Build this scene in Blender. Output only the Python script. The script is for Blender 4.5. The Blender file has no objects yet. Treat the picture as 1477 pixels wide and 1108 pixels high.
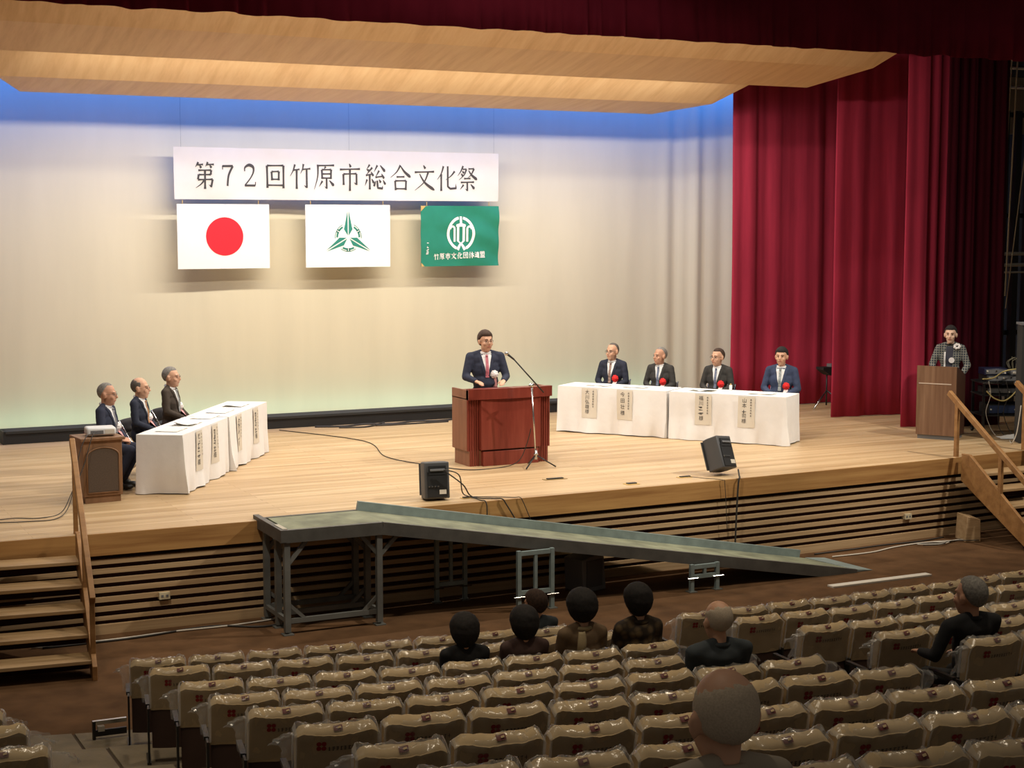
import bpy, bmesh, math, random
from mathutils import Vector, Matrix, noise
from mathutils.bvhtree import BVHTree
R = math.radians
random.seed(7)
SC = bpy.context.scene
COL = SC.collection

# ------------------------------------------------------------------ camera
HC = 4.14            # eye height above the front floor of the hall
HS = 1.04            # height of the stage floor
cam_d = bpy.data.cameras.new('camera')
cam_d.sensor_width = 36.0
cam_d.lens = 36.0 * 2300.0 / 1477.0
cam_d.clip_end = 200
cam = bpy.data.objects.new('camera', cam_d)
COL.objects.link(cam)
cam.location = (0, 0, HC)
cam.rotation_euler = (R(90) - math.atan(231 / 2300.0), 0, -R(26.5))
SC.camera = cam

# ------------------------------------------------------------------ light
SC.view_settings.view_transform = 'Standard'
SC.view_settings.look = 'None'
SC.view_settings.gamma = 1.0
SC.view_settings.use_curve_mapping = False
SC.view_settings.exposure = 0.32
world = bpy.data.worlds.new('hall_ambient')
SC.world = world
world.use_nodes = True
bg = world.node_tree.nodes['Background']
bg.inputs[0].default_value = (1.0, 0.86, 0.70, 1)
bg.inputs[1].default_value = 0.075


def area(name, loc, target, sx, sy, power, col, spread=180):
    d = bpy.data.lights.new(name, 'AREA')
    d.shape = 'RECTANGLE'; d.size = sx; d.size_y = sy
    d.energy = power; d.color = col; d.spread = R(spread)
    o = bpy.data.objects.new(name, d); COL.objects.link(o)
    o.location = loc
    v = Vector(target) - Vector(loc)
    o.rotation_euler = v.to_track_quat('-Z', 'Y').to_euler()
    return o


def spot(name, loc, target, power, col, angle, blend=0.5, size=0.15):
    d = bpy.data.lights.new(name, 'SPOT')
    d.energy = power; d.color = col; d.spot_size = R(angle); d.spot_blend = blend
    d.shadow_soft_size = size
    o = bpy.data.objects.new(name, d); COL.objects.link(o)
    o.location = loc
    v = Vector(target) - Vector(loc)
    o.rotation_euler = v.to_track_quat('-Z', 'Y').to_euler()
    return o


WARM = (1.0, 0.93, 0.82)
# border lights in the gap between the two overhead reflectors
area('border_light_beam', (8.95, 20.62, 6.36), (8.95, 22.0, 2.6), 10.4, 0.16, 380, WARM)
# border light behind the proscenium valance, in front of the first reflector
area('front_border_beam', (8.95, 17.05, 7.2), (8.95, 18.3, 1.0), 10.4, 0.16, 230, WARM)
# blue upper horizon light above the second reflector
area('upper_horizon_beam', (8.95, 22.95, 6.95), (8.95, 23.85, 5.7), 17.0, 0.20, 235, (0.02, 0.21, 1.0))
# lower horizon light lying behind the low black cover
area('lower_horizon_beam', (9.0, 23.60, 1.14), (9.0, 23.9, 2.0), 11.5, 0.10, 13, (0.50, 1.0, 0.85))
# front-of-house spotlights of the hall ceiling, right and left of the seating
FOH = (1.0, 0.92, 0.80)
for k, (tx, ty) in enumerate(((3.2, 17.2), (7.4, 17.2), (11.4, 17.6), (14.6, 17.4))):
    spot('front_spot_right', (17.0, 11.2, 10.2), (tx, ty, 1.2), 1900, FOH, 34, 0.7)
for k, (tx, ty) in enumerate(((4.8, 17.6), (9.4, 18.0), (13.4, 18.2))):
    spot('front_spot_left', (1.5, 11.2, 10.2), (tx, ty, 1.2), 1150, FOH, 34, 0.7)
# dimmed house downlights over the front seats
for x in (1.5, 6.5, 11.5):
    for y in (7.0, 12.2):
        spot('house_downlight', (x, y, 9.8), (x, y + .2, 0), 430, (1.0, 0.84, 0.62), 66 if y < 10 else 80, 0.8, 0.25)

# ------------------------------------------------------------------ materials
MATS = {}


def mat(name, col, rough=0.6, metal=0.0, spec=0.5, noise_s=None, noise_amt=0.12, bump=0.0, bump_s=60, sheen=0.0, stretch=None, emit=None):
    if name in MATS:
        return MATS[name]
    m = bpy.data.materials.new(name); m.use_nodes = True
    nt = m.node_tree; b = nt.nodes['Principled BSDF']
    b.inputs['Base Color'].default_value = (*col, 1)
    b.inputs['Roughness'].default_value = rough
    b.inputs['Metallic'].default_value = metal
    b.inputs['Specular IOR Level'].default_value = spec
    if sheen:
        b.inputs['Sheen Weight'].default_value = sheen
        b.inputs['Sheen Tint'].default_value = (*[min(1, c * 2 + .1) for c in col], 1)
    if noise_s or bump:
        tc = nt.nodes.new('ShaderNodeTexCoord'); mp = nt.nodes.new('ShaderNodeMapping')
        nt.links.new(tc.outputs['Object'], mp.inputs['Vector'])
        if stretch:
            mp.inputs['Scale'].default_value = stretch
    if noise_s:
        n = nt.nodes.new('ShaderNodeTexNoise'); n.inputs['Scale'].default_value = noise_s; n.inputs['Detail'].default_value = 5
        nt.links.new(mp.outputs[0], n.inputs['Vector'])
        r = nt.nodes.new('ShaderNodeValToRGB')
        r.color_ramp.elements[0].position = 0.3; r.color_ramp.elements[1].position = 0.7
        r.color_ramp.elements[0].color = (*[c * (1 - noise_amt) for c in col], 1)
        r.color_ramp.elements[1].color = (*[min(1, c * (1 + noise_amt)) for c in col], 1)
        nt.links.new(n.outputs['Fac'], r.inputs['Fac']); nt.links.new(r.outputs['Color'], b.inputs['Base Color'])
    if bump:
        n2 = nt.nodes.new('ShaderNodeTexNoise'); n2.inputs['Scale'].default_value = bump_s; n2.inputs['Detail'].default_value = 4
        nt.links.new(mp.outputs[0], n2.inputs['Vector'])
        bp = nt.nodes.new('ShaderNodeBump'); bp.inputs['Strength'].default_value = bump; bp.inputs['Distance'].default_value = 0.02
        nt.links.new(n2.outputs['Fac'], bp.inputs['Height']); nt.links.new(bp.outputs['Normal'], b.inputs['Normal'])
    if emit:
        b.inputs['Emission Color'].default_value = (*emit[:3], 1); b.inputs['Emission Strength'].default_value = emit[3]
    MATS[name] = m
    return m


def wood_mat(name, c1, c2, c3, scale=(0.35, 9, 9), rough=0.45, boards=None, spec=0.4):
    """streaky wood: noise stretched along local X, optional board joints"""
    if name in MATS:
        return MATS[name]
    m = bpy.data.materials.new(name); m.use_nodes = True
    nt = m.node_tree; b = nt.nodes['Principled BSDF']; b.inputs['Roughness'].default_value = rough
    b.inputs['Specular IOR Level'].default_value = spec
    tc = nt.nodes.new('ShaderNodeTexCoord'); mp = nt.nodes.new('ShaderNodeMapping'); mp.inputs['Scale'].default_value = scale
    nt.links.new(tc.outputs['Object'], mp.inputs['Vector'])
    n = nt.nodes.new('ShaderNodeTexNoise'); n.inputs['Scale'].default_value = 1.0; n.inputs['Detail'].default_value = 6; n.inputs['Roughness'].default_value = 0.65
    nt.links.new(mp.outputs[0], n.inputs['Vector'])
    r = nt.nodes.new('ShaderNodeValToRGB'); e = r.color_ramp.elements
    e[0].position = 0.32; e[0].color = (*c1, 1); e[1].position = 0.70; e[1].color = (*c3, 1)
    k = e.new(0.5); k.color = (*c2, 1)
    nt.links.new(n.outputs['Fac'], r.inputs['Fac'])
    out = r.outputs['Color']
    if boards:
        br = nt.nodes.new('ShaderNodeTexBrick')
        br.offset = 0.37; br.inputs['Scale'].default_value = 1.0
        br.inputs['Brick Width'].default_value = boards[0]; br.inputs['Row Height'].default_value = boards[1]
        br.inputs['Mortar Size'].default_value = boards[2]; br.inputs['Mortar Smooth'].default_value = 0.3
        br.inputs['Color1'].default_value = (1, 1, 1, 1); br.inputs['Color2'].default_value = (0.80, 0.76, 0.70, 1)
        br.inputs['Mortar'].default_value = (0.55, 0.46, 0.36, 1)
        nt.links.new(tc.outputs['Object'], br.inputs['Vector'])
        mx = nt.nodes.new('ShaderNodeMix'); mx.data_type = 'RGBA'; mx.blend_type = 'MULTIPLY'; mx.inputs[0].default_value = 0.8
        nt.links.new(out, mx.inputs[6]); nt.links.new(br.outputs['Color'], mx.inputs[7]); out = mx.outputs[2]
    nt.links.new(out, b.inputs['Base Color'])
    MATS[name] = m
    return m


def plastic_mat(name, op=0.10, tint=(0.9, 0.9, 0.88)):
    if name in MATS:
        return MATS[name]
    m = bpy.data.materials.new(name); m.use_nodes = True; nt = m.node_tree
    for n in list(nt.nodes):
        nt.nodes.remove(n)
    o = nt.nodes.new('ShaderNodeOutputMaterial'); t = nt.nodes.new('ShaderNodeBsdfTransparent')
    t.inputs[0].default_value = (0.97, 0.97, 0.96, 1)
    g = nt.nodes.new('ShaderNodeBsdfGlossy'); g.inputs['Roughness'].default_value = 0.22
    d = nt.nodes.new('ShaderNodeBsdfTranslucent'); d.inputs[0].default_value = (*tint, 1)
    df = nt.nodes.new('ShaderNodeBsdfDiffuse'); df.inputs[0].default_value = (*tint, 1)
    f = nt.nodes.new('ShaderNodeLayerWeight'); f.inputs['Blend'].default_value = 0.28
    m0 = nt.nodes.new('ShaderNodeMixShader'); m0.inputs[0].default_value = 0.5
    m1 = nt.nodes.new('ShaderNodeMixShader'); m1.inputs[0].default_value = op
    m2 = nt.nodes.new('ShaderNodeMixShader')
    mm = nt.nodes.new('ShaderNodeMath'); mm.operation = 'MULTIPLY'; mm.inputs[1].default_value = 0.45
    nt.links.new(d.outputs[0], m0.inputs[1]); nt.links.new(df.outputs[0], m0.inputs[2])
    nt.links.new(t.outputs[0], m1.inputs[1]); nt.links.new(m0.outputs[0], m1.inputs[2])
    nt.links.new(f.outputs['Facing'], mm.inputs[0]); nt.links.new(mm.outputs[0], m2.inputs[0])
    nt.links.new(m1.outputs[0], m2.inputs[1]); nt.links.new(g.outputs[0], m2.inputs[2])
    tc = nt.nodes.new('ShaderNodeTexCoord'); n2 = nt.nodes.new('ShaderNodeTexNoise'); n2.inputs['Scale'].default_value = 26; n2.inputs['Detail'].default_value = 3
    bp = nt.nodes.new('ShaderNodeBump'); bp.inputs['Strength'].default_value = 0.5; bp.inputs['Distance'].default_value = 0.01
    nt.links.new(tc.outputs['Object'], n2.inputs['Vector']); nt.links.new(n2.outputs['Fac'], bp.inputs['Height'])
    nt.links.new(bp.outputs[0], g.inputs['Normal'])
    nt.links.new(m2.outputs[0], o.inputs[0])
    MATS[name] = m
    return m


M_floor = wood_mat('stage_floor_wood', (0.44, 0.29, 0.15), (0.58, 0.41, 0.23), (0.69, 0.52, 0.32), (0.28, 7, 7), 0.42, (2.7, 0.105, 0.004))
M_nose = wood_mat('apron_wood', (0.30, 0.14, 0.045), (0.42, 0.22, 0.075), (0.50, 0.28, 0.10), (0.6, 6, 14), 0.45)
M_slat = wood_mat('slat_wood', (0.36, 0.23, 0.115), (0.45, 0.30, 0.16), (0.53, 0.37, 0.21), (0.6, 10, 30), 0.5)
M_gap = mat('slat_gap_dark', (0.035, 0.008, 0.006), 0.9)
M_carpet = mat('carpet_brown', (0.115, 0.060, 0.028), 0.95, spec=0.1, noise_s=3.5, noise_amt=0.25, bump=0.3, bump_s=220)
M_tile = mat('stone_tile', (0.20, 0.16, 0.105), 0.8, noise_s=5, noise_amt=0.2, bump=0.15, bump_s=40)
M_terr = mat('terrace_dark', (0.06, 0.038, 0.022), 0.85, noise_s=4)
M_stair = wood_mat('stair_wood', (0.24, 0.115, 0.04), (0.34, 0.17, 0.06), (0.42, 0.225, 0.085), (1.0, 8, 8), 0.45)
M_tread = wood_mat('tread_wood', (0.34, 0.21, 0.10), (0.43, 0.28, 0.14), (0.50, 0.34, 0.18), (1.0, 8, 8), 0.45)
M_black = mat('black_paint', (0.012, 0.012, 0.013), 0.6)
M_blackf = mat('black_felt', (0.03, 0.029, 0.027), 0.9)
M_wall = mat('dark_wing_wall', (0.035, 0.035, 0.032), 0.9, noise_s=2)
M_cyc = mat('cyclorama_cloth', (0.67, 0.605, 0.45), 0.95, spec=0.05, noise_s=1.2, noise_amt=0.035, bump=0.10, bump_s=3, stretch=(2.2, 1, 0.35))
M_panel = wood_mat('reflector_veneer', (0.66, 0.40, 0.19), (0.75, 0.48, 0.24), (0.81, 0.55, 0.29), (7, 0.5, 2), 0.5, spec=0.3)
M_paneledge = mat('reflector_edge', (0.42, 0.22, 0.08), 0.6)
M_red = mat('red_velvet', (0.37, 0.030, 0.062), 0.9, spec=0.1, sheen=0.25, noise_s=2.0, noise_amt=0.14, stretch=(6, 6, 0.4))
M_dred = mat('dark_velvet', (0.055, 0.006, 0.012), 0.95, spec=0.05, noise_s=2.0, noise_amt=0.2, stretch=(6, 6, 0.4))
M_val = mat('valance_velvet', (0.16, 0.012, 0.026), 0.95, spec=0.05, noise_s=2.0, noise_amt=0.15)
M_white = mat('white_cloth', (0.80, 0.79, 0.78), 0.9, spec=0.1, noise_s=9, noise_amt=0.02, bump=0.12, bump_s=14)
M_paper = mat('paper', (0.82, 0.80, 0.74), 0.8, noise_s=8, noise_amt=0.02)
M_sheet = mat('name_paper', (0.66, 0.61, 0.52), 0.8, noise_s=8, noise_amt=0.03)
M_ink = mat('ink_black', (0.045, 0.04, 0.04), 0.7)
M_banner = mat('banner_cloth', (0.68, 0.64, 0.60), 0.9, spec=0.1, noise_s=4, noise_amt=0.02, bump=0.1, bump_s=5)
M_flagw = mat('flag_white', (0.86, 0.83, 0.77), 0.85, noise_s=5, noise_amt=0.015)
M_flagr = mat('flag_red', (0.72, 0.012, 0.025), 0.8)
M_flagg = mat('flag_green', (0.012, 0.20, 0.125), 0.85, noise_s=6, noise_amt=0.05)
M_green = mat('emblem_green', (0.02, 0.21, 0.15), 0.8)
M_gold = mat('cord_gold', (0.55, 0.36, 0.12), 0.7)
M_maho = wood_mat('mahogany', (0.13, 0.022, 0.014), (0.19, 0.034, 0.022), (0.24, 0.05, 0.032), (9, 9, 0.7), 0.3)
M_mahos = wood_mat('mahogany_side', (0.20, 0.075, 0.040), (0.25, 0.10, 0.055), (0.29, 0.12, 0.07), (9, 9, 0.7), 0.4)
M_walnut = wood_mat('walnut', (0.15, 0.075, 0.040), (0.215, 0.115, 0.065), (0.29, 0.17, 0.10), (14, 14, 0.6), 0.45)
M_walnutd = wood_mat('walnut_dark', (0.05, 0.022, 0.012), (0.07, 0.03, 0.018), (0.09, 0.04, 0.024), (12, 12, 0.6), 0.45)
M_lect = wood_mat('lectern_wood', (0.17, 0.085, 0.04), (0.23, 0.12, 0.06), (0.28, 0.15, 0.08), (6, 6, 1), 0.45)
M_cloth_d = mat('grille_cloth', (0.085, 0.058, 0.040), 0.95, noise_s=90, noise_amt=0.2)
M_steel = mat('ramp_steel', (0.15, 0.15, 0.135), 0.55, metal=0.25, noise_s=5, noise_amt=0.18)
M_rampd = mat('ramp_edge', (0.105, 0.10, 0.088), 0.55, metal=0.2, noise_s=6, noise_amt=0.2)
M_deck = mat('ramp_deck', (0.19, 0.20, 0.13), 0.75, noise_s=4, noise_amt=0.35)
M_curb = mat('ramp_curb', (0.235, 0.29, 0.28), 0.5, metal=0.15, noise_s=8, noise_amt=0.15)
M_chrome = mat('chrome', (0.6, 0.6, 0.6), 0.25, metal=1.0)
M_metald = mat('dark_metal', (0.05, 0.05, 0.052), 0.4, metal=0.7)
M_spk = mat('speaker_black', (0.075, 0.075, 0.078), 0.6, bump=0.1, bump_s=200)
M_spkg = mat('speaker_grey', (0.16, 0.16, 0.165), 0.6)
M_cable = mat('cable_black', (0.03, 0.025, 0.02), 0.6)
M_cabley = mat('cable_yellow', (0.52, 0.42, 0.16), 0.6)
M_cablew = mat('cable_white', (0.55, 0.50, 0.42), 0.6)
M_seatc = mat('seat_cover_cloth', (0.56, 0.42, 0.245), 0.9, spec=0.1, noise_s=6, noise_amt=0.08, bump=0.10, bump_s=9)
M_seatb = mat('seat_shell', (0.055, 0.028, 0.020), 0.5, noise_s=6)
M_seatl = mat('seat_leg_metal', (0.02, 0.018, 0.016), 0.5)
M_mark = mat('print_red', (0.30, 0.018, 0.014), 0.8)
M_mark2 = mat('print_dark', (0.035, 0.02, 0.012), 0.8)
M_tag = mat('tag_maroon', (0.12, 0.02, 0.018), 0.6)
M_plas = plastic_mat('clear_plastic', 0.11)
M_plasf = plastic_mat('clear_plastic_flap', 0.22)
M_plase = plastic_mat('plastic_edge_glint', 0.42)  # milkier plastic for the bag sides, imitates bright streaks of folds catching light
M_skin = mat('skin_warm', (0.62, 0.35, 0.225), 0.55, noise_s=20, noise_amt=0.06)
M_skin2 = mat('skin_fair', (0.74, 0.47, 0.34), 0.55, noise_s=20, noise_amt=0.05)
M_skin3 = mat('skin_tan', (0.54, 0.28, 0.175), 0.55, noise_s=20, noise_amt=0.06)
M_hairb = mat('hair_black', (0.012, 0.009, 0.008), 0.85, noise_s=60, noise_amt=0.5)
M_hairbr = mat('hair_brown', (0.05, 0.026, 0.016), 0.85, noise_s=60, noise_amt=0.4)
M_hairg = mat('hair_grey', (0.20, 0.185, 0.165), 0.7, noise_s=70, noise_amt=0.35)
M_hairdg = mat('hair_dark_grey', (0.10, 0.085, 0.07), 0.7, noise_s=70, noise_amt=0.35)
M_hairw = mat('hair_white', (0.50, 0.41, 0.31), 0.9, noise_s=160, noise_amt=0.14)
M_navy = mat('suit_navy', (0.036, 0.041, 0.066), 0.85, spec=0.2, noise_s=30, noise_amt=0.12)
M_navy2 = mat('suit_midnight', (0.030, 0.034, 0.052), 0.85, spec=0.2, noise_s=30, noise_amt=0.12)
M_char = mat('suit_charcoal', (0.048, 0.045, 0.042), 0.85, spec=0.2, noise_s=30, noise_amt=0.12)
M_brown = mat('suit_brown', (0.060, 0.046, 0.036), 0.85, spec=0.2, noise_s=30, noise_amt=0.12)
M_bluej = mat('suit_blue', (0.050, 0.066, 0.120), 0.85, spec=0.2, noise_s=30, noise_amt=0.12)
M_dark = mat('jacket_black', (0.012, 0.012, 0.014), 0.9)
M_slate = mat('jacket_slate', (0.045, 0.055, 0.062), 0.9)
M_shirt = mat('shirt_white', (0.80, 0.79, 0.78), 0.85)
M_eye = mat('eye_dark', (0.02, 0.012, 0.01), 0.4)
M_lip = mat('lip', (0.42, 0.13, 0.10), 0.6)
M_rosr = mat('rosette_red', (0.75, 0.02, 0.02), 0.8)
M_rosw = mat('rosette_white', (0.85, 0.80, 0.78), 0.8)
M_rosp = mat('ribbon_pink', (0.75, 0.36, 0.36), 0.8)
M_shoe = mat('shoe_black', (0.015, 0.013, 0.012), 0.35)


def tartan_mat():
    m = bpy.data.materials.new('tweed_check'); m.use_nodes = True; nt = m.node_tree; b = nt.nodes['Principled BSDF']
    b.inputs['Roughness'].default_value = 0.9
    tc = nt.nodes.new('ShaderNodeTexCoord')
    outs = []
    for ax in ((1, 0, 0), (0, 0, 1)):
        mp = nt.nodes.new('ShaderNodeMapping'); nt.links.new(tc.outputs['Object'], mp.inputs['Vector'])
        w = nt.nodes.new('ShaderNodeTexWave'); w.bands_direction = 'X' if ax[0] else 'Z'
        w.inputs['Scale'].default_value = 9; w.inputs['Distortion'].default_value = 1.2
        nt.links.new(mp.outputs[0], w.inputs['Vector']); outs.append(w)
    ad = nt.nodes.new('ShaderNodeMath'); ad.operation = 'MAXIMUM'
    nt.links.new(outs[0].outputs['Fac'], ad.inputs[0]); nt.links.new(outs[1].outputs['Fac'], ad.inputs[1])
    r = nt.nodes.new('ShaderNodeValToRGB'); r.color_ramp.elements[0].position = 0.70; r.color_ramp.elements[1].position = 0.97
    r.color_ramp.elements[0].color = (0.030, 0.038, 0.05, 1); r.color_ramp.elements[1].color = (0.26, 0.25, 0.21, 1)
    nt.links.new(ad.outputs[0], r.inputs[0]); nt.links.new(r.outputs[0], b.inputs['Base Color'])
    return m


def floral_mat():
    m = bpy.data.materials.new('floral_knit'); m.use_nodes = True; nt = m.node_tree; b = nt.nodes['Principled BSDF']
    b.inputs['Roughness'].default_value = 0.9
    tc = nt.nodes.new('ShaderNodeTexCoord')
    v = nt.nodes.new('ShaderNodeTexVoronoi'); v.inputs['Scale'].default_value = 17
    nt.links.new(tc.outputs['Object'], v.inputs['Vector'])
    r = nt.nodes.new('ShaderNodeValToRGB'); r.color_ramp.elements[0].position = 0.25; r.color_ramp.elements[1].position = 0.62
    r.color_ramp.elements[0].color = (0.13, 0.085, 0.04, 1); r.color_ramp.elements[1].color = (0.028, 0.018, 0.010, 1)
    nt.links.new(v.outputs['Distance'], r.inputs[0]); nt.links.new(r.outputs[0], b.inputs['Base Color'])
    return m


M_tweed = tartan_mat()
M_floral = floral_mat()


# ------------------------------------------------------------------ mesh builder
class MB:
    def __init__(s):
        s.v = []; s.f = []

    def add(s, vs, fs):
        n = len(s.v); s.v += [tuple(v) for v in vs]; s.f += [tuple(i + n for i in f) for f in fs]
        return s

    def box(s, lo, hi, M=None):
        x0, y0, z0 = lo; x1, y1, z1 = hi
        vs = [Vector(p) for p in ((x0, y0, z0), (x1, y0, z0), (x1, y1, z0), (x0, y1, z0), (x0, y0, z1), (x1, y0, z1), (x1, y1, z1), (x0, y1, z1))]
        if M is not None:
            vs = [M @ v for v in vs]
        return s.add(vs, [(0, 3, 2, 1), (4, 5, 6, 7), (0, 1, 5, 4), (1, 2, 6, 5), (2, 3, 7, 6), (3, 0, 4, 7)])

    def bar(s, a, b, w, h, up=(0, 0, 1)):
        """rectangular bar from a to b, w across, h along up"""
        a = Vector(a); b = Vector(b); d = (b - a); L = d.length; d.normalize()
        u = Vector(up); sx = d.cross(u)
        if sx.length < 1e-4:
            u = Vector((1, 0, 0)); sx = d.cross(u)
        sx.normalize(); u = sx.cross(d)
        vs = []
        for p in (a, b):
            for i, j in ((-1, -1), (1, -1), (1, 1), (-1, 1)):
                vs.append(p + sx * (i * w / 2) + u * (j * h / 2))
        return s.add(vs, [(0, 1, 2, 3), (7, 6, 5, 4), (0, 4, 5, 1), (1, 5, 6, 2), (2, 6, 7, 3), (3, 7, 4, 0)])

    def cyl(s, a, b, r0, r1=None, n=10, cap=True):
        r1 = r0 if r1 is None else r1
        a = Vector(a); b = Vector(b); d = (b - a).normalized()
        x = d.orthogonal().normalized(); y = d.cross(x)
        vs = []
        for p, r in ((a, r0), (b, r1)):
            for i in range(n):
                t = 2 * math.pi * i / n
                vs.append(p + x * (r * math.cos(t)) + y * (r * math.sin(t)))
        fs = [(i, (i + 1) % n, n + (i + 1) % n, n + i) for i in range(n)]
        if cap:
            fs += [tuple(reversed(range(n))), tuple(range(n, 2 * n))]
        return s.add(vs, fs)

    def tube(s, pts, r, n=6, rs=None):
        pts = [Vector(p) for p in pts]; vs = []; k = len(pts)
        prev = None
        for i, p in enumerate(pts):
            d = (pts[min(i + 1, k - 1)] - pts[max(i - 1, 0)])
            if d.length < 1e-9:
                d = Vector((0, 0, 1))
            d.normalize()
            x = d.orthogonal().normalized() if prev is None else (prev - d * prev.dot(d)).normalized()
            prev = x; y = d.cross(x); rr = rs[i] if rs else r
            for j in range(n):
                t = 2 * math.pi * j / n
                vs.append(p + x * (rr * math.cos(t)) + y * (rr * math.sin(t)))
        fs = [(i * n + j, i * n + (j + 1) % n, (i + 1) * n + (j + 1) % n, (i + 1) * n + j) for i in range(k - 1) for j in range(n)]
        fs += [tuple(reversed(range(n))), tuple(range((k - 1) * n, k * n))]
        return s.add(vs, fs)

    def sphere(s, c, r, nu=12, nv=8, M=None):
        if not isinstance(r, (tuple, list)):
            r = (r, r, r)
        c = Vector(c); vs = []
        vs.append(Vector((0, 0, r[2])))
        for i in range(1, nv):
            t = math.pi * i / nv
            for j in range(nu):
                p = 2 * math.pi * j / nu
                vs.append(Vector((r[0] * math.sin(t) * math.cos(p), r[1] * math.sin(t) * math.sin(p), r[2] * math.cos(t))))
        vs.append(Vector((0, 0, -r[2])))
        vs = [(M @ v if M is not None else v) + c for v in vs]
        fs = [(0, 1 + j, 1 + (j + 1) % nu) for j in range(nu)]
        for i in range(nv - 2):
            a = 1 + i * nu
            fs += [(a + j, a + nu + j, a + nu + (j + 1) % nu, a + (j + 1) % nu) for j in range(nu)]
        l = len(vs) - 1; a = 1 + (nv - 2) * nu
        fs += [(l, a + (j + 1) % nu, a + j) for j in range(nu)]
        return s.add(vs, fs)

    def caps(s, a, b, r0, r1=None, n=10):
        """tapered capsule as overlapping closed shapes"""
        r1 = r0 if r1 is None else r1
        s.cyl(a, b, r0, r1, n); s.sphere(a, r0, n, 6); s.sphere(b, r1, n, 6)
        return s

    def prism(s, poly, z0, z1, M=None):
        """polygon (x,y) extruded in z, optional matrix"""
        n = len(poly)
        vs = [Vector((x, y, z0)) for x, y in poly] + [Vector((x, y, z1)) for x, y in poly]
        if M is not None:
            vs = [M @ v for v in vs]
        return s.add(vs, [tuple(reversed(range(n))), tuple(range(n, 2 * n))] + [(i, (i + 1) % n, n + (i + 1) % n, n + i) for i in range(n)])

    def grid(s, fn, nu, nv, wrap=False):
        n0 = len(s.v)
        for i in range(nu + 1):
            for j in range(nv + 1):
                s.v.append(tuple(fn(i / nu, j / nv)))
        for i in range(nu):
            for j in range(nv):
                a = n0 + i * (nv + 1) + j
                s.f.append((a, a + nv + 1, a + nv + 2, a + 1))
        return s

    def mesh(s, name, m, smooth=False, fix=True):
        me = bpy.data.meshes.new(name); me.from_pydata(s.v, [], s.f)
        if fix:
            bm = bmesh.new(); bm.from_mesh(me); bmesh.ops.recalc_face_normals(bm, faces=bm.faces); bm.to_mesh(me); bm.free()
        if m is not None:
            me.materials.append(m)
        if smooth:
            me.polygons.foreach_set('use_smooth', [True] * len(me.polygons))
        me.update()
        return me

    def build(s, name, m, parent=None, smooth=False, bevel=0, fix=True, angle=None):
        o = link(name, s.mesh(name, m, smooth or bool(bevel), fix), parent)
        if bevel:
            md = o.modifiers.new('bevel', 'BEVEL'); md.width = bevel; md.segments = 2; md.limit_method = 'ANGLE'; md.angle_limit = R(40)
            sharp_by_angle(o.data)
        elif smooth and angle:
            sharp_by_angle(o.data, angle)
        return o


def sharp_by_angle(me, ang=35):
    try:
        me.set_sharp_from_angle(angle=R(ang))
    except Exception:
        pass


def link(name, me, parent=None, loc=None):
    o = bpy.data.objects.new(name, me); COL.objects.link(o)
    if parent is not None:
        o.parent = parent
    if loc is not None:
        o.location = loc
    return o


def thing(name, label, cat, loc=(0, 0, 0), rz=0, group=None):
    o = bpy.data.objects.new(name, None); COL.objects.link(o)
    o.location = loc; o.rotation_euler = (0, 0, rz); o.empty_display_size = 0.1
    tag(o, label, cat, group)
    return o


def tag(o, label, cat, group=None):
    o['label'] = label; o['category'] = cat
    if group:
        o['group'] = group
    return o


def struct(o, label=None):
    o['kind'] = 'structure'
    if label:
        o['label'] = label
    return o


def ccurve(pts, n=8):
    """Catmull-Rom samples through points"""
    P = [Vector(p) for p in pts]; out = []
    for i in range(len(P) - 1):
        p0 = P[max(i - 1, 0)]; p1 = P[i]; p2 = P[i + 1]; p3 = P[min(i + 2, len(P) - 1)]
        for k in range(n):
            t = k / n
            out.append(0.5 * ((2 * p1) + (p2 - p0) * t + (2 * p0 - 5 * p1 + 4 * p2 - p3) * t * t + (3 * p1 - p0 - 3 * p2 + p3) * t ** 3))
    out.append(P[-1])
    return out


def cable(name, pts, r, m, label, n=7, group=None):
    mb = MB(); mb.tube(ccurve(pts, n), r, 6)
    o = mb.build(name, m, None, True)
    return tag(o, label, 'cable', group)


# ================================================================== THE SETTING
def apron(x):
    return 15.96 + 0.0037 * (x - 6.5) ** 2


XS = [-4 + i * 0.5 for i in range(57)]
mb = MB()
n = len(XS)
for x in XS:
    mb.v.append((x, apron(x), HS)); mb.v.append((x, 26.0, HS)); mb.v.append((x, apron(x), HS - .05)); mb.v.append((x, 26.0, HS - .05))
for i in range(n - 1):
    a = 4 * i; b = a + 4
    mb.f += [(a, b, b + 1, a + 1), (a + 2, a + 3, b + 3, b + 2), (a, a + 2, b + 2, b), (a + 1, b + 1, b + 3, a + 3)]
struct(mb.build('floor_stage', M_floor))


def sweep_apron(z0, z1, out0, depth, m, name, parent=None, x0=-4, x1=24):
    """strip of the stage front following the apron curve"""
    mb = MB(); xs = [x for x in XS if x0 <= x <= x1]
    for x in xs:
        y = apron(x) - out0
        for (yy, zz) in ((y, z0), (y, z1), (y + depth, z1), (y + depth, z0)):
            mb.v.append((x, yy, zz))
    for i in range(len(xs) - 1):
        a = 4 * i; b = a + 4
        for k in range(4):
            mb.f.append((a + k, b + k, b + (k + 1) % 4, a + (k + 1) % 4))
    mb.f += [(0, 1, 2, 3), tuple(4 * (len(xs) - 1) + k for k in (3, 2, 1, 0))]
    return mb.build(name, m, parent)


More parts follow.
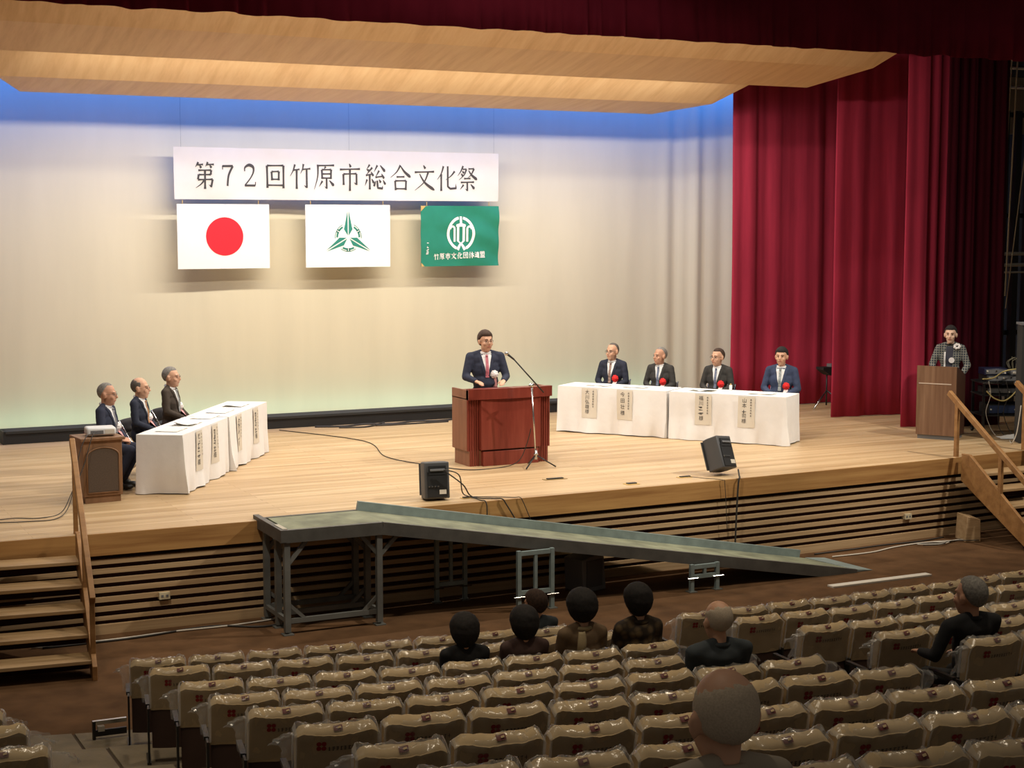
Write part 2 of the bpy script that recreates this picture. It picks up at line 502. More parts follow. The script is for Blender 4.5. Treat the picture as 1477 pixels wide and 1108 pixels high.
wall_front = struct(sweep_apron(0.0, HS - .05, -0.06, 0.2, M_gap, 'wall_stage_front'))
sweep_apron(HS - 0.225, HS - 0.002, 0.012, 0.09, M_nose, 'apron_board', wall_front)
for i in range(6):
    zt = HS - 0.225 - 0.047 - i * 0.097
    sweep_apron(zt - 0.050, zt, -0.015, 0.05, M_slat, 'slat', wall_front)
zt = HS - 0.225 - 0.052 - 6 * 0.097
sweep_apron(zt - 0.040, zt, -0.02, 0.045, M_slat, 'slat', wall_front)
sweep_apron(0.0, 0.10, -0.005, 0.06, M_slat, 'base_board', wall_front)

# front floor of the hall
mb = MB(); mb.add([(-6, 8, 0), (26, 8, 0), (26, 16.4, 0), (-6, 16.4, 0)], [(0, 1, 2, 3)])
struct(mb.build('floor', M_carpet))

# seating terraces (arcs about the stage)
XC, YC, R1, RD, SP = 9.333, 42.263, 31.124, 0.9032, 0.4429
ZT = [0.86, 1.024, 1.167, 1.338, 1.518, 1.698, 1.871, 2.064, 2.270, 2.47, 2.67, 2.87]
SEAT_H = 0.70


def arc(r, x):
    return YC - math.sqrt(r * r - (x - XC) ** 2)


terr = []
for i in range(11):
    r0 = R1 + RD * (i - 0.5); r1 = r0 + RD + 0.02; zf = ZT[i] - SEAT_H
    mb = MB(); xs = [-2 + 0.75 * k for k in range(25)]
    for x in xs:
        for (rr, zz) in ((r0, -0.02), (r0, zf), (r1, zf), (r1, -0.02)):
            mb.v.append((x, arc(rr, x), zz))
    for k in range(len(xs) - 1):
        a = 4 * k; b = a + 4
        for q in range(4):
            mb.f.append((a + q, b + q, b + (q + 1) % 4, a + (q + 1) % 4))
    mb.f += [(0, 1, 2, 3), tuple(4 * (len(xs) - 1) + q for q in (3, 2, 1, 0))]
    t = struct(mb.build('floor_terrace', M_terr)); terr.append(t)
    # stone tiles in the aisle and beside it
    if i < 5:
        off = (0.0, 0.06, 0.31, 0.12, 0.4)[i]
        for k in range(4):
            xa = 0.55 + off + k * 0.6; xb = xa + 0.585
            mt = MB(); dz = random.uniform(0.010, 0.016)
            ring = [(xa, r0 + .006), (xb, r0 + .006), (xb, r1 - .035), (xa, r1 - .035)]
            vs = [(x, arc(r, x), zf - 0.01) for x, r in ring] + [(x + (0.006 if q in (0, 3) else -0.006), arc(r, x), zf + dz) for q, (x, r) in enumerate(ring)]
            mt.add(vs, [(3, 2, 1, 0), (4, 5, 6, 7), (0, 1, 5, 4), (1, 2, 6, 5), (2, 3, 7, 6), (3, 0, 4, 7)])
            mt.build('tile', M_tile, t)

# stage house: back wall, wing wall, dark ceiling
mb = MB(); mb.box((-4, 25.4, HS), (24, 25.6, 10.5)); struct(mb.build('wall_back', M_wall))
mb = MB(); mb.box((22.0, 15.9, HS), (22.2, 25.4, 10.5)); struct(mb.build('wall_right', M_wall))
mb = MB(); mb.box((-4.2, 15.9, HS), (-4.0, 25.4, 10.5)); struct(mb.build('wall_left', M_wall))
mb = MB(); mb.box((-4, 16.2, 10.5), (24, 25.6, 10.6)); struct(mb.build('ceiling', M_wall))
# proscenium header over the opening (above the frame)
mb = MB(); mb.box((-4, 15.9, 7.6), (24, 16.3, 10.6)); struct(mb.build('wall_front', M_wall))


# ================================================================== DRAPES
def drape(name, pts, z0, z1, m, amp, wl, seed, label, group=None, nz=10, gather=0.0, scallop=0.0, parent=None):
    """hanging cloth along a plan polyline with sharp irregular folds"""
    rnd = random.Random(seed)
    P = [Vector((p[0], p[1])) for p in pts]
    L = [0]
    for a, b in zip(P, P[1:]):
        L.append(L[-1] + (b - a).length)
    tot = L[-1]
    # irregular fold phases
    knots = [0.0]
    while knots[-1] < tot:
        knots.append(knots[-1] + wl * rnd.uniform(0.55, 1.6))
    hs = [rnd.uniform(0.25, 1.0) for _ in knots]
    nu = int(tot / (wl / 16)) + 2
    mb = MB()

    def fold(sd):
        for i in range(len(knots) - 1):
            if sd <= knots[i + 1]:
                t = (sd - knots[i]) / (knots[i + 1] - knots[i])
                w_ = .62 + .3 * hs[i]
                return hs[i] * (t / w_ if t < w_ else (1 - t) / (1 - w_)) + .10 * math.sin(t * 12.5 + i)
        return 0

    def pos(sd):
        for i in range(len(P) - 1):
            if sd <= L[i + 1] or i == len(P) - 2:
                t = (sd - L[i]) / max(1e-6, L[i + 1] - L[i]); q = P[i].lerp(P[i + 1], t)
                d = (P[i + 1] - P[i]).normalized()
                return q, Vector((-d.y, d.x))

    def fn(u, v):
        sd = u * tot; q, nn = pos(sd)
        a = amp * (0.65 + 0.35 * (1 - v)) * fold(sd) + 0.35 * amp * noise.noise(Vector((sd * 1.3, v * 1.5, seed)))
        z = z0 + (z1 - z0) * v
        if scallop and v < 1e-6:
            z += scallop * noise.noise(Vector((sd * 3.1, seed, 0)))
        return (q.x - nn.x * a, q.y - nn.y * a, z)
    mb.grid(fn, nu, nz)
    o = mb.build(name, m, parent, True, fix=False)
    md = o.modifiers.new('thickness', 'SOLIDIFY'); md.thickness = 0.008; md.offset = 1
    return tag(o, label, 'curtain', group) if label else o


# cyclorama (backcloth) with gathered right edge
mb = MB()


def cycfn(u, v):
    x = -3.5 + 20.1 * u
    z = HS + 0.015 + 7.2 * v
    y = 23.85 + 0.012 * noise.noise(Vector((x * 0.9, z * 0.35, 3)))
    g = max(0, min(1, (x - 13.4) / 2.4)) ** 2
    y += g * (0.05 * math.sin(x * 8.0 + 1.6 * math.sin(x * 2.1)) + 0.03 * math.sin(x * 19.0 + 2 * math.sin(x * 3.3))) - 0.30 * g * g
    y += 0.01 * math.sin(x * 2.3 + 0.4 * math.sin(z))
    return (x, y, z)


mb.grid(cycfn, 420, 24)
cyc = mb.build('cyclorama', M_cyc, None, True, fix=False)
tag(cyc, 'tall cream backcloth hanging across the rear of the stage', 'backdrop')

drape('stage_curtain', [(15.25, 22.35), (17.9, 22.30)], HS + .01, 7.6, M_red, 0.14, 0.50, 11, 'red velvet leg curtain hanging next to the cream backcloth, rearmost of the legs')
drape('stage_curtain', [(15.93, 20.48), (17.75, 20.38)], HS + .01, 7.6, M_red, 0.15, 0.46, 23, 'red velvet leg curtain with a tripod stand beside its edge')
drape('stage_curtain', [(16.12, 19.02), (17.55, 18.98)], HS + .01, 7.6, M_red, 0.12, 0.32, 37, 'red velvet leg curtain with a narrow bright edge, behind the walnut lectern')
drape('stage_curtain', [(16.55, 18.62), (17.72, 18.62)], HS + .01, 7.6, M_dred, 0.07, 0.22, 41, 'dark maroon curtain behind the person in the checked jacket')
# mirrored legs on the other side (just beyond the frame)
drape('stage_curtain', [(2.2, 21.2), (-1.5, 21.1)], HS + .01, 7.6, M_red, 0.14, 0.5, 51, 'red velvet leg curtain on the side of the projector lectern')
val = drape('stage_valance', [(-3.0, 16.56), (19.2, 16.56)], 6.335, 8.2, M_val, 0.05, 0.34, 61, 'dark red velvet valance hanging over the front of the stage', nz=4, scallop=0.03)

# ------------------------------------------------------------------ acoustic reflectors
XM = 8.93


def reflector(name, prof, label):
    """prof: (half width end X on the right, Y, Z) from back to front; splayed ends"""
    root = thing(name, label, 'ceiling panel', (0, 0, 0))
    for a, b in zip(prof, prof[1:]):
        mb = MB()
        vs = [Vector((2 * XM - a[0], a[1], a[2])), Vector(a), Vector(b), Vector((2 * XM - b[0], b[1], b[2]))]
        d = Vector((0, b[1] - a[1], b[2] - a[2])).normalized(); nrm = Vector((0, d.z, -d.y)) * .03
        vs += [v + nrm for v in vs]
        mb.add(vs, [(0, 1, 2, 3), (7, 6, 5, 4), (0, 4, 5, 1), (1, 5, 6, 2), (2, 6, 7, 3), (3, 7, 4, 0)])
        mb.build('veneer_panel', M_panel, root)
    for x in (XM - 3.5, XM, XM + 3.5):
        mb = MB(); p = prof[1]
        mb.cyl((x, p[1], p[2] + .02), (x, p[1], 10.5), 0.012, n=6); mb.build('hanger_rod', M_metald, root)
    return root


reflector('acoustic_reflector', [(15.185, 20.27, 6.23), (15.64, 19.26, 6.46), (16.10, 18.20, 7.03)], 'folded wooden ceiling reflector right behind the dark valance')
reflector('acoustic_reflector', [(14.005, 22.89, 5.95), (14.48, 21.83, 6.06), (14.78, 21.14, 6.35)], 'folded wooden ceiling reflector nearest the cream backcloth')


# long housings of the overhead light strips
def strip_housing(loc, length, label):
    root = thing('border_light', label, 'stage light', loc)
    mb = MB(); mb.box((-length / 2, -.13, 0.03), (length / 2, .13, .20)); mb.build('housing', M_black, root)
    for s in (-1, 1):
        mb = MB(); mb.box((-length / 2, s * .13 - .006, -.05), (length / 2, s * .13 + .006, .1)); mb.build('shade', M_black, root)
    for x in (-length / 3, length / 3):
        mb = MB(); mb.cyl((x, 0, .2), (x, 0, 10.5 - loc[2]), .01, n=6); mb.build('hanger', M_metald, root)


strip_housing((8.95, 20.62, 6.40), 10.6, 'long black border light between the two wooden reflectors')

# low black cover in front of the lower horizon lights
root = thing('horizon_light_cover', 'long low black cover box lying along the foot of the backcloth', 'light cover', (0, 0, HS))
mb = MB(); mb.box((3.55, 23.12, 0), (15.0, 23.16, .15)); mb.build('front_board', M_black, root)
mb = MB(); mb.box((3.55, 23.10, .15), (15.0, 23.50, .185)); mb.build('top_board', M_blackf, root)
mb = MB(); mb.box((3.52, 23.11, 0), (3.56, 23.50, .185)); mb.build('end_board', M_black, root)
# back wall of the wing area: pale panel and pipes

# ================================================================== LETTERING
GL = {
 '第': 'p 22,4 10,22|h 18,13 42,12|d 28,14 34,25|p 62,3 52,20|h 58,12 88,11|d 70,13 77,24|h 22,33 76,32|s 76,32 74,48|h 24,49 75,48|s 24,48 20,66|h 20,67 82,65|k 82,65 76,92 66,84|s 50,30 50,100|p 47,67 34,82 10,97',
 '7': 't 18,10 19,26|H 18,12 80,11|S 80,11 54,50 46,94',
 '2': 'S 20,32 22,16 46,6 70,14 72,34 54,60 20,90|H 18,91 82,91|t 82,91 84,76',
 '回': 's 14,12 16,94|h 14,12 86,11|s 86,11 86,95|h 16,84 86,84|s 34,34 36,66|h 34,34 66,33|s 66,33 65,66|h 36,62 65,62',
 '竹': 'p 26,6 18,28 4,50|h 20,27 46,24|s 33,26 33,97|p 64,4 60,22 50,40|h 60,24 95,21|k 78,24 78,92 65,82',
 '原': 'h 14,9 92,7|p 19,9 16,52 0,98|p 54,12 46,22|s 36,24 37,58|h 36,24 78,23|s 78,23 77,58|h 37,40 77,39|h 37,55 77,55|k 57,56 57,94 47,86|p 38,66 22,88|n 70,64 90,84',
 '市': 'd 47,0 54,13|h 4,22 96,19|s 20,39 21,80|h 20,39 80,37|k 80,37 80,78 68,70|s 50,20 50,102',
 '総': 'p 24,2 10,20|n 10,20 24,27|p 36,13 6,43|h 6,43 38,37|d 30,29 41,45|s 24,42 24,96|p 12,58 2,82|d 33,56 43,72|p 60,4 44,30|n 74,4 96,28|p 68,24 50,50|h 50,50 86,45|d 79,36 91,54|d 51,64 43,84|k 58,62 61,90 82,92 84,80|d 67,58 75,70|d 86,60 97,77',
 '合': 'p 50,2 32,28 2,50|n 50,4 68,26 98,48|h 31,47 69,46|s 24,62 26,98|h 24,62 76,61|s 76,61 74,97|h 26,92 75,92',
 '文': 'd 45,1 54,14|h 4,28 96,25|p 68,28 48,66 4,98|n 27,34 52,68 98,96',
 '化': 'p 33,3 22,32 2,56|s 22,34 22,99|p 88,22 70,40 44,56|k 54,3 54,82 66,90 94,88 93,70',
 '祭': 'p 30,1 18,22 2,40|h 28,14 46,13|p 46,13 34,36 8,56|d 25,21 34,29|d 19,31 28,40|h 56,12 84,11|p 84,11 70,34 52,47|n 57,18 72,36 99,54|h 34,50 66,49|h 18,65 84,63|k 50,64 50,97 39,89|p 32,74 14,93|n 67,72 86,90',
 '団': 's 12,8 13,95|h 12,8 88,7|s 88,8 88,95|h 13,88 88,88|h 28,34 74,33|k 58,20 58,77 47,70|d 35,47 45,60',
 '体': 'p 28,3 6,50|s 18,34 18,99|h 34,30 97,28|s 65,3 65,99|p 63,32 34,78|n 67,32 99,74|h 50,76 80,75',
 '連': 'd 12,8 21,21|h 5,41 22,40|s 22,40 19,76|n 3,92 24,78 99,95|h 34,18 92,17|s 42,30 43,62|h 42,30 84,29|s 84,29 84,62|h 43,46 84,46|h 43,60 84,60|h 32,73 96,72|s 63,5 63,88',
 '盟': 's 10,8 11,46|h 10,8 40,8|s 40,8 40,46|h 11,26 40,26|h 11,44 40,44|p 56,6 54,36 45,53|h 56,6 88,6|k 88,6 88,51 79,46|h 56,20 88,20|h 55,34 88,34|s 16,60 17,93|h 16,60 84,60|s 84,60 84,93|s 38,60 38,93|s 62,60 62,93|h 1,95 99,95',
}


def glyph(mb, ch, cx, cz, w, h, y, bold=1.0, disp=None):
    """brush strokes of a character as flat polygons in the XZ plane"""
    for st in GL[ch].split('|'):
        kind, rest = st.split(' ', 1)
        pts = [tuple(map(float, p.split(','))) for p in rest.split(' ')]
        P = [Vector((a, b, 0)) for a, b in pts]
        if len(P) == 2:
            S = [P[0].lerp(P[1], k / 6) for k in range(7)]
        elif kind == 'k':
            S = []
            for a, b in zip(P, P[1:]):
                S += [a.lerp(b, k / 5) for k in range(5)]
            S.append(P[-1])
        else:
            S = ccurve(P, 6)
        n = len(S); L = []; Rr = []
        for i, p in enumerate(S):
            d = (S[min(i + 1, n - 1)] - S[max(i - 1, 0)]).normalized(); t = i / (n - 1)
            nn = Vector((-d.y, d.x, 0))
            if kind == 'h': wd = 3.0 + 1.6 * abs(2 * t - 1) ** 3
            elif kind == 'H': wd = 5.2
            elif kind == 's': wd = 4.6 + 1.3 * abs(2 * t - 1) ** 3
            elif kind == 'S': wd = 6.4 if ch == '7' else 3.6 + 4.2 * math.sin(math.pi * min(1, t * 1.15)) ** 2
            elif kind == 't': wd = 3.2
            elif kind == 'p': wd = 5.2 * (1 - 0.86 * t)
            elif kind == 'n': wd = 2.2 + 6.0 * t * (1.0 if t < 0.86 else (1 - t) / 0.14)
            elif kind == 'd': wd = 2.0 + 5.0 * t * (1 if t < .8 else (1 - t) / .2 * .6 + .4)
            elif kind == 'k':
                wd = 4.8 if t < 1 - 1 / (len(P) - 1) else max(0.6, 4.8 * (1 - t) * (len(P) - 1))
            wd *= 0.5 * bold
            L.append(p + nn * wd); Rr.append(p - nn * wd)
        vs = []
        for q in L + Rr:
            x = cx + (q.x - 50) / 100 * w; z = cz - (q.y - 50) / 100 * h
            yy = y + (disp(x, z) if disp else 0)
            vs.append((x, yy, z))
        mb.add(vs, [(i, i + 1, n + i + 1, n + i) for i in range(n - 1)])


def cloth_board(mbd, x0, x1, z0, z1, y, th, nu, nv, disp):
    """thin sheet with front at y, subdivided and displaced"""
    mbd.grid(lambda u, v: (x0 + (x1 - x0) * u, y + disp(x0 + (x1 - x0) * u, z0 + (z1 - z0) * v), z0 + (z1 - z0) * v), nu, nv)
    o_n = len(mbd.v)
    mbd.grid(lambda u, v: (x0 + (x1 - x0) * u, y + th + disp(x0 + (x1 - x0) * u, z0 + (z1 - z0) * v), z0 + (z1 - z0) * v), nu, nv)


YB = 23.5
# --- title banner
root = thing('title_banner', 'long white cloth banner with black brush characters hanging above the three flags', 'banner')


def bdisp(x, z):
    t = max(0, min(1, (4.75 - z) / 0.3))
    return 0.012 * math.sin((x - 6.1) * 5.2 + 4 * z) * (0.4 + t) + 0.006 * noise.noise(Vector((x * 4, z * 6, 1)))


mb = MB(); cloth_board(mb, 6.13, 11.47, 4.505, 5.275, YB, 0.006, 90, 10, bdisp); mb.build('cloth', M_banner, root, True, fix=False)
chars = '第72回竹原市総合文化祭'
cxs = (6.60, 6.95, 7.29, 7.69, 8.09, 8.49, 8.90, 9.32, 9.75, 10.16, 10.55, 10.91)
for c, x in zip(chars, cxs):
    mb = MB(); nar = c in '72'
    glyph(mb, c, x, 4.865, 0.26 if nar else 0.36, 0.36 if nar else 0.41, YB - 0.004, 1.75, bdisp)
    mb.build('printed_character', M_ink, root, fix=False)
mb = MB(); mb.cyl((6.15, YB + .03, 5.25), (11.45, YB + .03, 5.25), .014, n=8); mb.build('batten', M_metald, root)
for x in (6.25, 8.9, 11.4):
    mb = MB(); mb.cyl((x, YB + .03, 5.25), (x, YB + .03, 10.5), .0012, n=5); mb.build('cord', M_metald, root)


def cords(root, xs, z0, z1):
    for x in xs:
        mb = MB(); mb.cyl((x, YB + .006, z0), (x, YB + .006, z1), .006, n=6); mb.build('tie_cord', M_gold, root)


# --- national flag: white with red disc
root = thing('flag', 'white flag with one large red disc', 'flag', group=None)
mb = MB(); mb.box((6.165, YB, 3.468), (7.585, YB + .012, 4.436)); mb.build('cloth', M_flagw, root)
mb = MB(); N = 48
mb.add([(6.885 + .288 * math.cos(2 * math.pi * i / N), YB - .003, 3.952 + .288 * math.sin(2 * math.pi * i / N)) for i in range(N)], [tuple(range(N))])
mb.build('red_disc', M_flagr, root, fix=False)
cords(root, (6.25, 7.42), 4.43, 4.494)
# --- city flag with three-pointed green emblem
root = thing('flag', 'white flag with a green three-pointed star emblem', 'flag')
mb = MB(); mb.box((8.165, YB, 3.468), (9.565, YB + .012, 4.436)); mb.build('cloth', M_flagw, root)
EX, EZ, ES = 8.862, 3.930, 0.655 / 1000
mb = MB()


def rot2(p, a):
    c, s_ = math.cos(a), math.sin(a)
    return (p[0] * c - p[1] * s_, p[0] * s_ + p[1] * c)


def epoly(mb, pts, y=YB - .003):
    mb.add([(EX + p[0] * ES, y, EZ + p[1] * ES) for p in pts], [tuple(range(len(pts)))])


for k in range(3):
    a = k * 2 * math.pi / 3
    for sgn in (1, -1):
        epoly(mb, [rot2((sgn * 12, 40), a), rot2((sgn * 108, 195), a), rot2((sgn * 92, 260), a), rot2((sgn * 14, 640), a)])
    # ring arcs between the points
    for (ra, rb, a0, a1) in ((322, 338, 26, 94), (258, 302, 30, 56), (258, 302, 64, 90), (258, 338, 52, 58), (258, 338, 62, 68)):
        ps = []
        for q in range(9):
            t = R(90 - (a0 + (a1 - a0) * q / 8)) + a; ps.append((ra * math.cos(t), ra * math.sin(t)))
        for q in range(8, -1, -1):
            t = R(90 - (a0 + (a1 - a0) * q / 8)) + a; ps.append((rb * math.cos(t), rb * math.sin(t)))
        for q in range(8):
            epoly(mb, [ps[q], ps[q + 1], ps[16 - q], ps[17 - q]])
mb.build('emblem', M_green, root, fix=False)
cords(root, (8.25, 9.45), 4.43, 4.494)
# --- green association flag
root = thing('flag', 'green flag with a round white crest and white characters', 'flag')


def gdisp(x, z):
    u = (x - 10.09) / 1.39; v = (z - 3.46) / .97
    return 0.014 * math.sin(9 * u - 5 * v) * u + 0.010 * math.sin(14 * v + 6 * u * u) * (0.3 + u) + 0.006 * noise.noise(Vector((x * 5, z * 7, 9)))


mb = MB(); cloth_board(mb, 10.095, 11.475, 3.462, 4.428, YB, 0.006, 40, 30, gdisp); mb.build('cloth', M_flagg, root, True, fix=False)
mb = MB()
GX, GZ = 10.795, 3.985


def ring(mb, rx, rz, wd, a0, a1, cx=GX, cz=GZ, n=24):
    for q in range(n):
        t0 = R(a0 + (a1 - a0) * q / n); t1 = R(a0 + (a1 - a0) * (q + 1) / n)
        ps = [(rx * math.cos(t0), rz * math.sin(t0)), (rx * math.cos(t1), rz * math.sin(t1)), ((rx - wd) * math.cos(t1), (rz - wd) * math.sin(t1)), ((rx - wd) * math.cos(t0), (rz - wd) * math.sin(t0))]
        mb.add([(cx + a, YB - .006 + gdisp(cx + a, cz + b), cz + b) for a, b in ps], [(0, 1, 2, 3)])


def gpoly(mb, pts):
    mb.add([(GX + a, YB - .006 + gdisp(GX + a, GZ + b), GZ + b) for a, b in pts], [tuple(range(len(pts)))])


ring(mb, .245, .275, .045, 100, 247); ring(mb, .245, .275, .045, 80, -67)
gpoly(mb, [(-.02, .275), (.02, .275), (.02, .165), (-.02, .165)])
gpoly(mb, [(-.085, .145), (-.02, .165), (.02, .165), (.085, .145), (.085, .11), (-.085, .11)])
for s in (-1, 1):
    gpoly(mb, [(s * .072, .12), (s * .030, .12), (s * .030, -.12), (s * .072, -.12)])
    gpoly(mb, [(s * .072, -.12), (s * .030, -.12), (s * -.045, -.275), (s * -.090, -.245), (s * -.02, -.15)])
    gpoly(mb, [(s * .095, .07), (s * .13, .07), (s * .13, -.13), (s * .095, -.13)])
    ring(mb, .055, .06, .032, 0 if s < 0 else 180, 180 if s < 0 else 0, GX + s * .15, GZ + .07, 8)
ring(mb, .051, .05, .04, 180, 0, GX, GZ + .115, 8)
mb.build('crest', M_flagw, root, fix=False)
mb = MB()
for i, c in enumerate('竹原市文化団体連盟'):
    glyph(mb, c, 10.36 + i * 0.102, 3.615 + 0.004 * i, 0.092, 0.105, YB - .006, 2.6, gdisp)
mb.build('lettering', M_flagw, root, fix=False)
mb = MB()
rnd = random.Random(5)
for i in range(6):
    z = 3.83 - i * .034
    if i == 1:
        continue
    for k in range(3):
        xx = 10.205 + rnd.uniform(-.012, .012); zz = z + rnd.uniform(-.01, .01); a = rnd.choice(((.014, .004), (.004, .012)))
        mb.add([(xx - a[0], YB - .006 + gdisp(xx, zz), zz - a[1]), (xx + a[0], YB - .006 + gdisp(xx, zz), zz - a[1]), (xx + a[0], YB - .006 + gdisp(xx, zz), zz + a[1]), (xx - a[0], YB - .006 + gdisp(xx, zz), zz + a[1])], [(0, 1, 2, 3)])
mb.build('small_lettering', M_flagw, root, fix=False)
for (x, z, dx, dz) in ((10.095, 4.428, .09, -.09), (10.095, 3.462, .06, .06)):
    mb = MB(); mb.add([(x, YB - .008 + gdisp(x, z), z), (x + dx, YB - .008 + gdisp(x, z), z), (x, YB - .008 + gdisp(x, z), z + dz)], [(0, 1, 2)])
    mb.build('corner_patch', M_gold, root, fix=False)
cords(root, (10.2, 11.3), 4.42, 4.494)


def text_mesh(txt, size):
    cu = bpy.data.curves.new('lettering', 'FONT'); cu.body = txt; cu.size = size; cu.align_x = 'CENTER'; cu.align_y = 'CENTER'
    cu.resolution_u = 2
    o = bpy.data.objects.new('lettering', cu); COL.objects.link(o)
    dg = bpy.context.evaluated_depsgraph_get(); dg.update()
    me = bpy.data.meshes.new_from_object(o.evaluated_get(dg))
    bpy.data.objects.remove(o)
    bpy.data.curves.remove(cu)
    return me


# ================================================================== TABLES
def table_set(p0, dirv, nrm, length, depth, h, label_side, sheets, seed):
    """two cloth-covered tables in a line; p0 = front corner on the stage floor, dirv along the front, nrm to the back"""
    rz = math.atan2(dirv[1], dirv[0])
    flip = 1 if (dirv[0] * nrm[1] - dirv[1] * nrm[0]) > 0 else -1      # back is +y (1) or -y (-1) in local space
    half = length / 2
    for k in range(2):
        o = (p0[0] + dirv[0] * half * k, p0[1] + dirv[1] * half * k, HS)
        lab = label_side[k]
        t = thing('folding_table', 'folding table under white cloth, ' + lab, 'table', o, rz)
        x0, x1 = 0.03, half - 0.03
        ya, yb = (0.03, depth - .03) if flip > 0 else (-depth + .03, -.03)
        mb = MB(); mb.box((x0, ya, h - .04), (x1, yb, h - .008)); mb.build('table_top', M_lect, t)
        for lx in (x0 + .12, x1 - .12):
            for ly in (ya + .06, yb - .06):
                mb = MB(); mb.cyl((lx, ly, 0), (lx, ly, h - .04), .013, n=8); mb.build('leg', M_metald, t)
        for lx in (x0 + .12, x1 - .12):
            mb = MB(); mb.cyl((lx, ya + .06, .12), (lx, yb - .06, .12), .01, n=6); mb.build('stretcher', M_metald, t)
        # cloth
        mb = MB(); rnd = random.Random(seed + k)
        ph = [rnd.uniform(0, 6) for _ in range(6)]
        per = [(0, 0), (half, 0), (half, 1), (0, 1)]
        # perimeter path in local coordinates, y measured from front (0) to back (depth)
        path = []

        def seg(a, b, n):
            for i in range(n):
                path.append((a[0] + (b[0] - a[0]) * i / n, a[1] + (b[1] - a[1]) * i / n))
        xa_ = .022 if k == 1 else .005; xb_ = half - (.022 if k == 0 else .005)
        seg((xa_, 0), (xb_, 0), 60); seg((xb_, 0), (xb_, depth), 18); seg((xb_, depth), (xa_, depth), 60); seg((xa_, depth), (xa_, 0), 18)
        n = len(path); rows = 9
        drop = h - 0.012
        for i, (x, y) in enumerate(path):
            # outward direction
            if i < 60: d = Vector((0, -1))
            elif i < 78: d = Vector((1, 0))
            elif i < 138: d = Vector((0, 1))
            else: d = Vector((-1, 0))
            sd = i * 0.03
            inner_end = (k == 0 and d.x > 0) or (k == 1 and d.x < 0)
            for j in range(rows + 1):
                v = j / rows
                f = 0.024 * math.sin(sd * 9 + ph[0] + 1.5 * v) + 0.016 * math.sin(sd * 21 + ph[1]) + 0.05 * noise.noise(Vector((sd * 2.2, v * 1.5, ph[2])))
                off = (f * v * v + 0.004 + 0.022 * v) * (0.12 if inner_end else 1)
                ln = drop
                zz = h - ln * v + (0.015 * noise.noise(Vector((sd * 3, 5, ph[3]))) * v)
                if j == 0:
                    zz = h; off = 0
                mb.v.append((x + d.x * off, (y + d.y * off) * flip, max(0.006, zz)))
        for i in range(n):
            for j in range(rows):
                a = i * (rows + 1) + j; b = ((i + 1) % n) * (rows + 1) + j
                mb.f.append((a, b, b + 1, a + 1))
        mb.f.append(tuple(i * (rows + 1) for i in range(n)))
        c = mb.build('tablecloth', M_white, None, True)
        c.location = o; c.rotation_euler = (0, 0, rz)
        tag(c, 'white floor-length cloth on the table ' + lab, 'tablecloth')
        sharp_by_angle(c.data, 50)
        bvh = BVHTree.FromPolygons([Vector(v) for v in mb.v], mb.f)
        for (sx, txt, slab, w, hh) in sheets[k]:
            root = thing('name_sheet', slab, 'name sheet', o, rz)
            m2 = MB()

            def sf(u, v):
                x = sx + w * (u - .5); z = h - .015 - hh * v
                hit = bvh.ray_cast(Vector((x, -1.0 * flip, z)), Vector((0, flip, 0)))
                y = (hit[0].y if hit[0] else 0) - 0.006 * flip - 0.010 * flip * (1 - v)
                return (x, y, z)
            m2.grid(sf, 6, 8); m2.build('paper', M_sheet, root, True, fix=False)
            # characters as small flat print, following the sheet
            step = hh * 0.82 / len(txt)
            for q, ch in enumerate(txt):
                if ch == '□':                              # not readable in the photograph: a few blurred strokes
                    r4 = random.Random(int(sx * 977) + q); mk = MB()
                    for (ax, az, lx, lz) in [(r4.uniform(-.02, .02), r4.uniform(-.025, .025), *r4.choice(((.028, .004), (.004, .026), (.02, .004)))) for _ in range(5)]:
                        mk.add([(ax - lx, az - lz, 0), (ax + lx, az - lz, 0), (ax + lx, az + lz, 0), (ax - lx, az + lz, 0)], [(0, 1, 2, 3)])
                    me = mk.mesh('marks', None, fix=False)
                else:
                    me = text_mesh(ch, min(step * 0.98, 0.075))
                zc = h - .015 - hh * .06 - step * (q + .5); mir = flip
                for vv in me.vertices:
                    xx = sx - w * .12 * flip + vv.co.x * mir; z = zc + vv.co.y
                    hit = bvh.ray_cast(Vector((xx, -1.0 * flip, z)), Vector((0, flip, 0)))
                    v_ = (h - .015 - z) / hh
                    y = (hit[0].y if hit[0] else 0) - 0.009 * flip - 0.010 * flip * (1 - v_)
                    vv.co = (xx, y, z)
                me.materials.append(M_ink)
                link('printed_character', me, root)
            m3 = MB(); r3 = random.Random(int(sx * 1000))
            for q in range(7):
                z = h - .06 - q * hh * .085; xx = sx + w * .27 * flip
                hit = bvh.ray_cast(Vector((xx, -1.0 * flip, z)), Vector((0, flip, 0)))
                y = (hit[0].y if hit[0] else 0) - 0.020 * flip
                for zz in (-.008, 0.0, .008):
                    wd = r3.uniform(.008, .015)
                    m3.add([(xx - wd, y, z + zz - .0016), (xx + wd, y, z + zz - .0016), (xx + wd, y, z + zz + .0016), (xx - wd, y, z + zz + .0016)], [(0, 1, 2, 3)])
                m3.add([(xx - .002, y, z - .012), (xx + .002, y, z - .012), (xx + .002, y, z + .012), (xx - .002, y, z + .012)], [(0, 1, 2, 3)])
            m3.build('small_lettering', M_ink, root, fix=False)


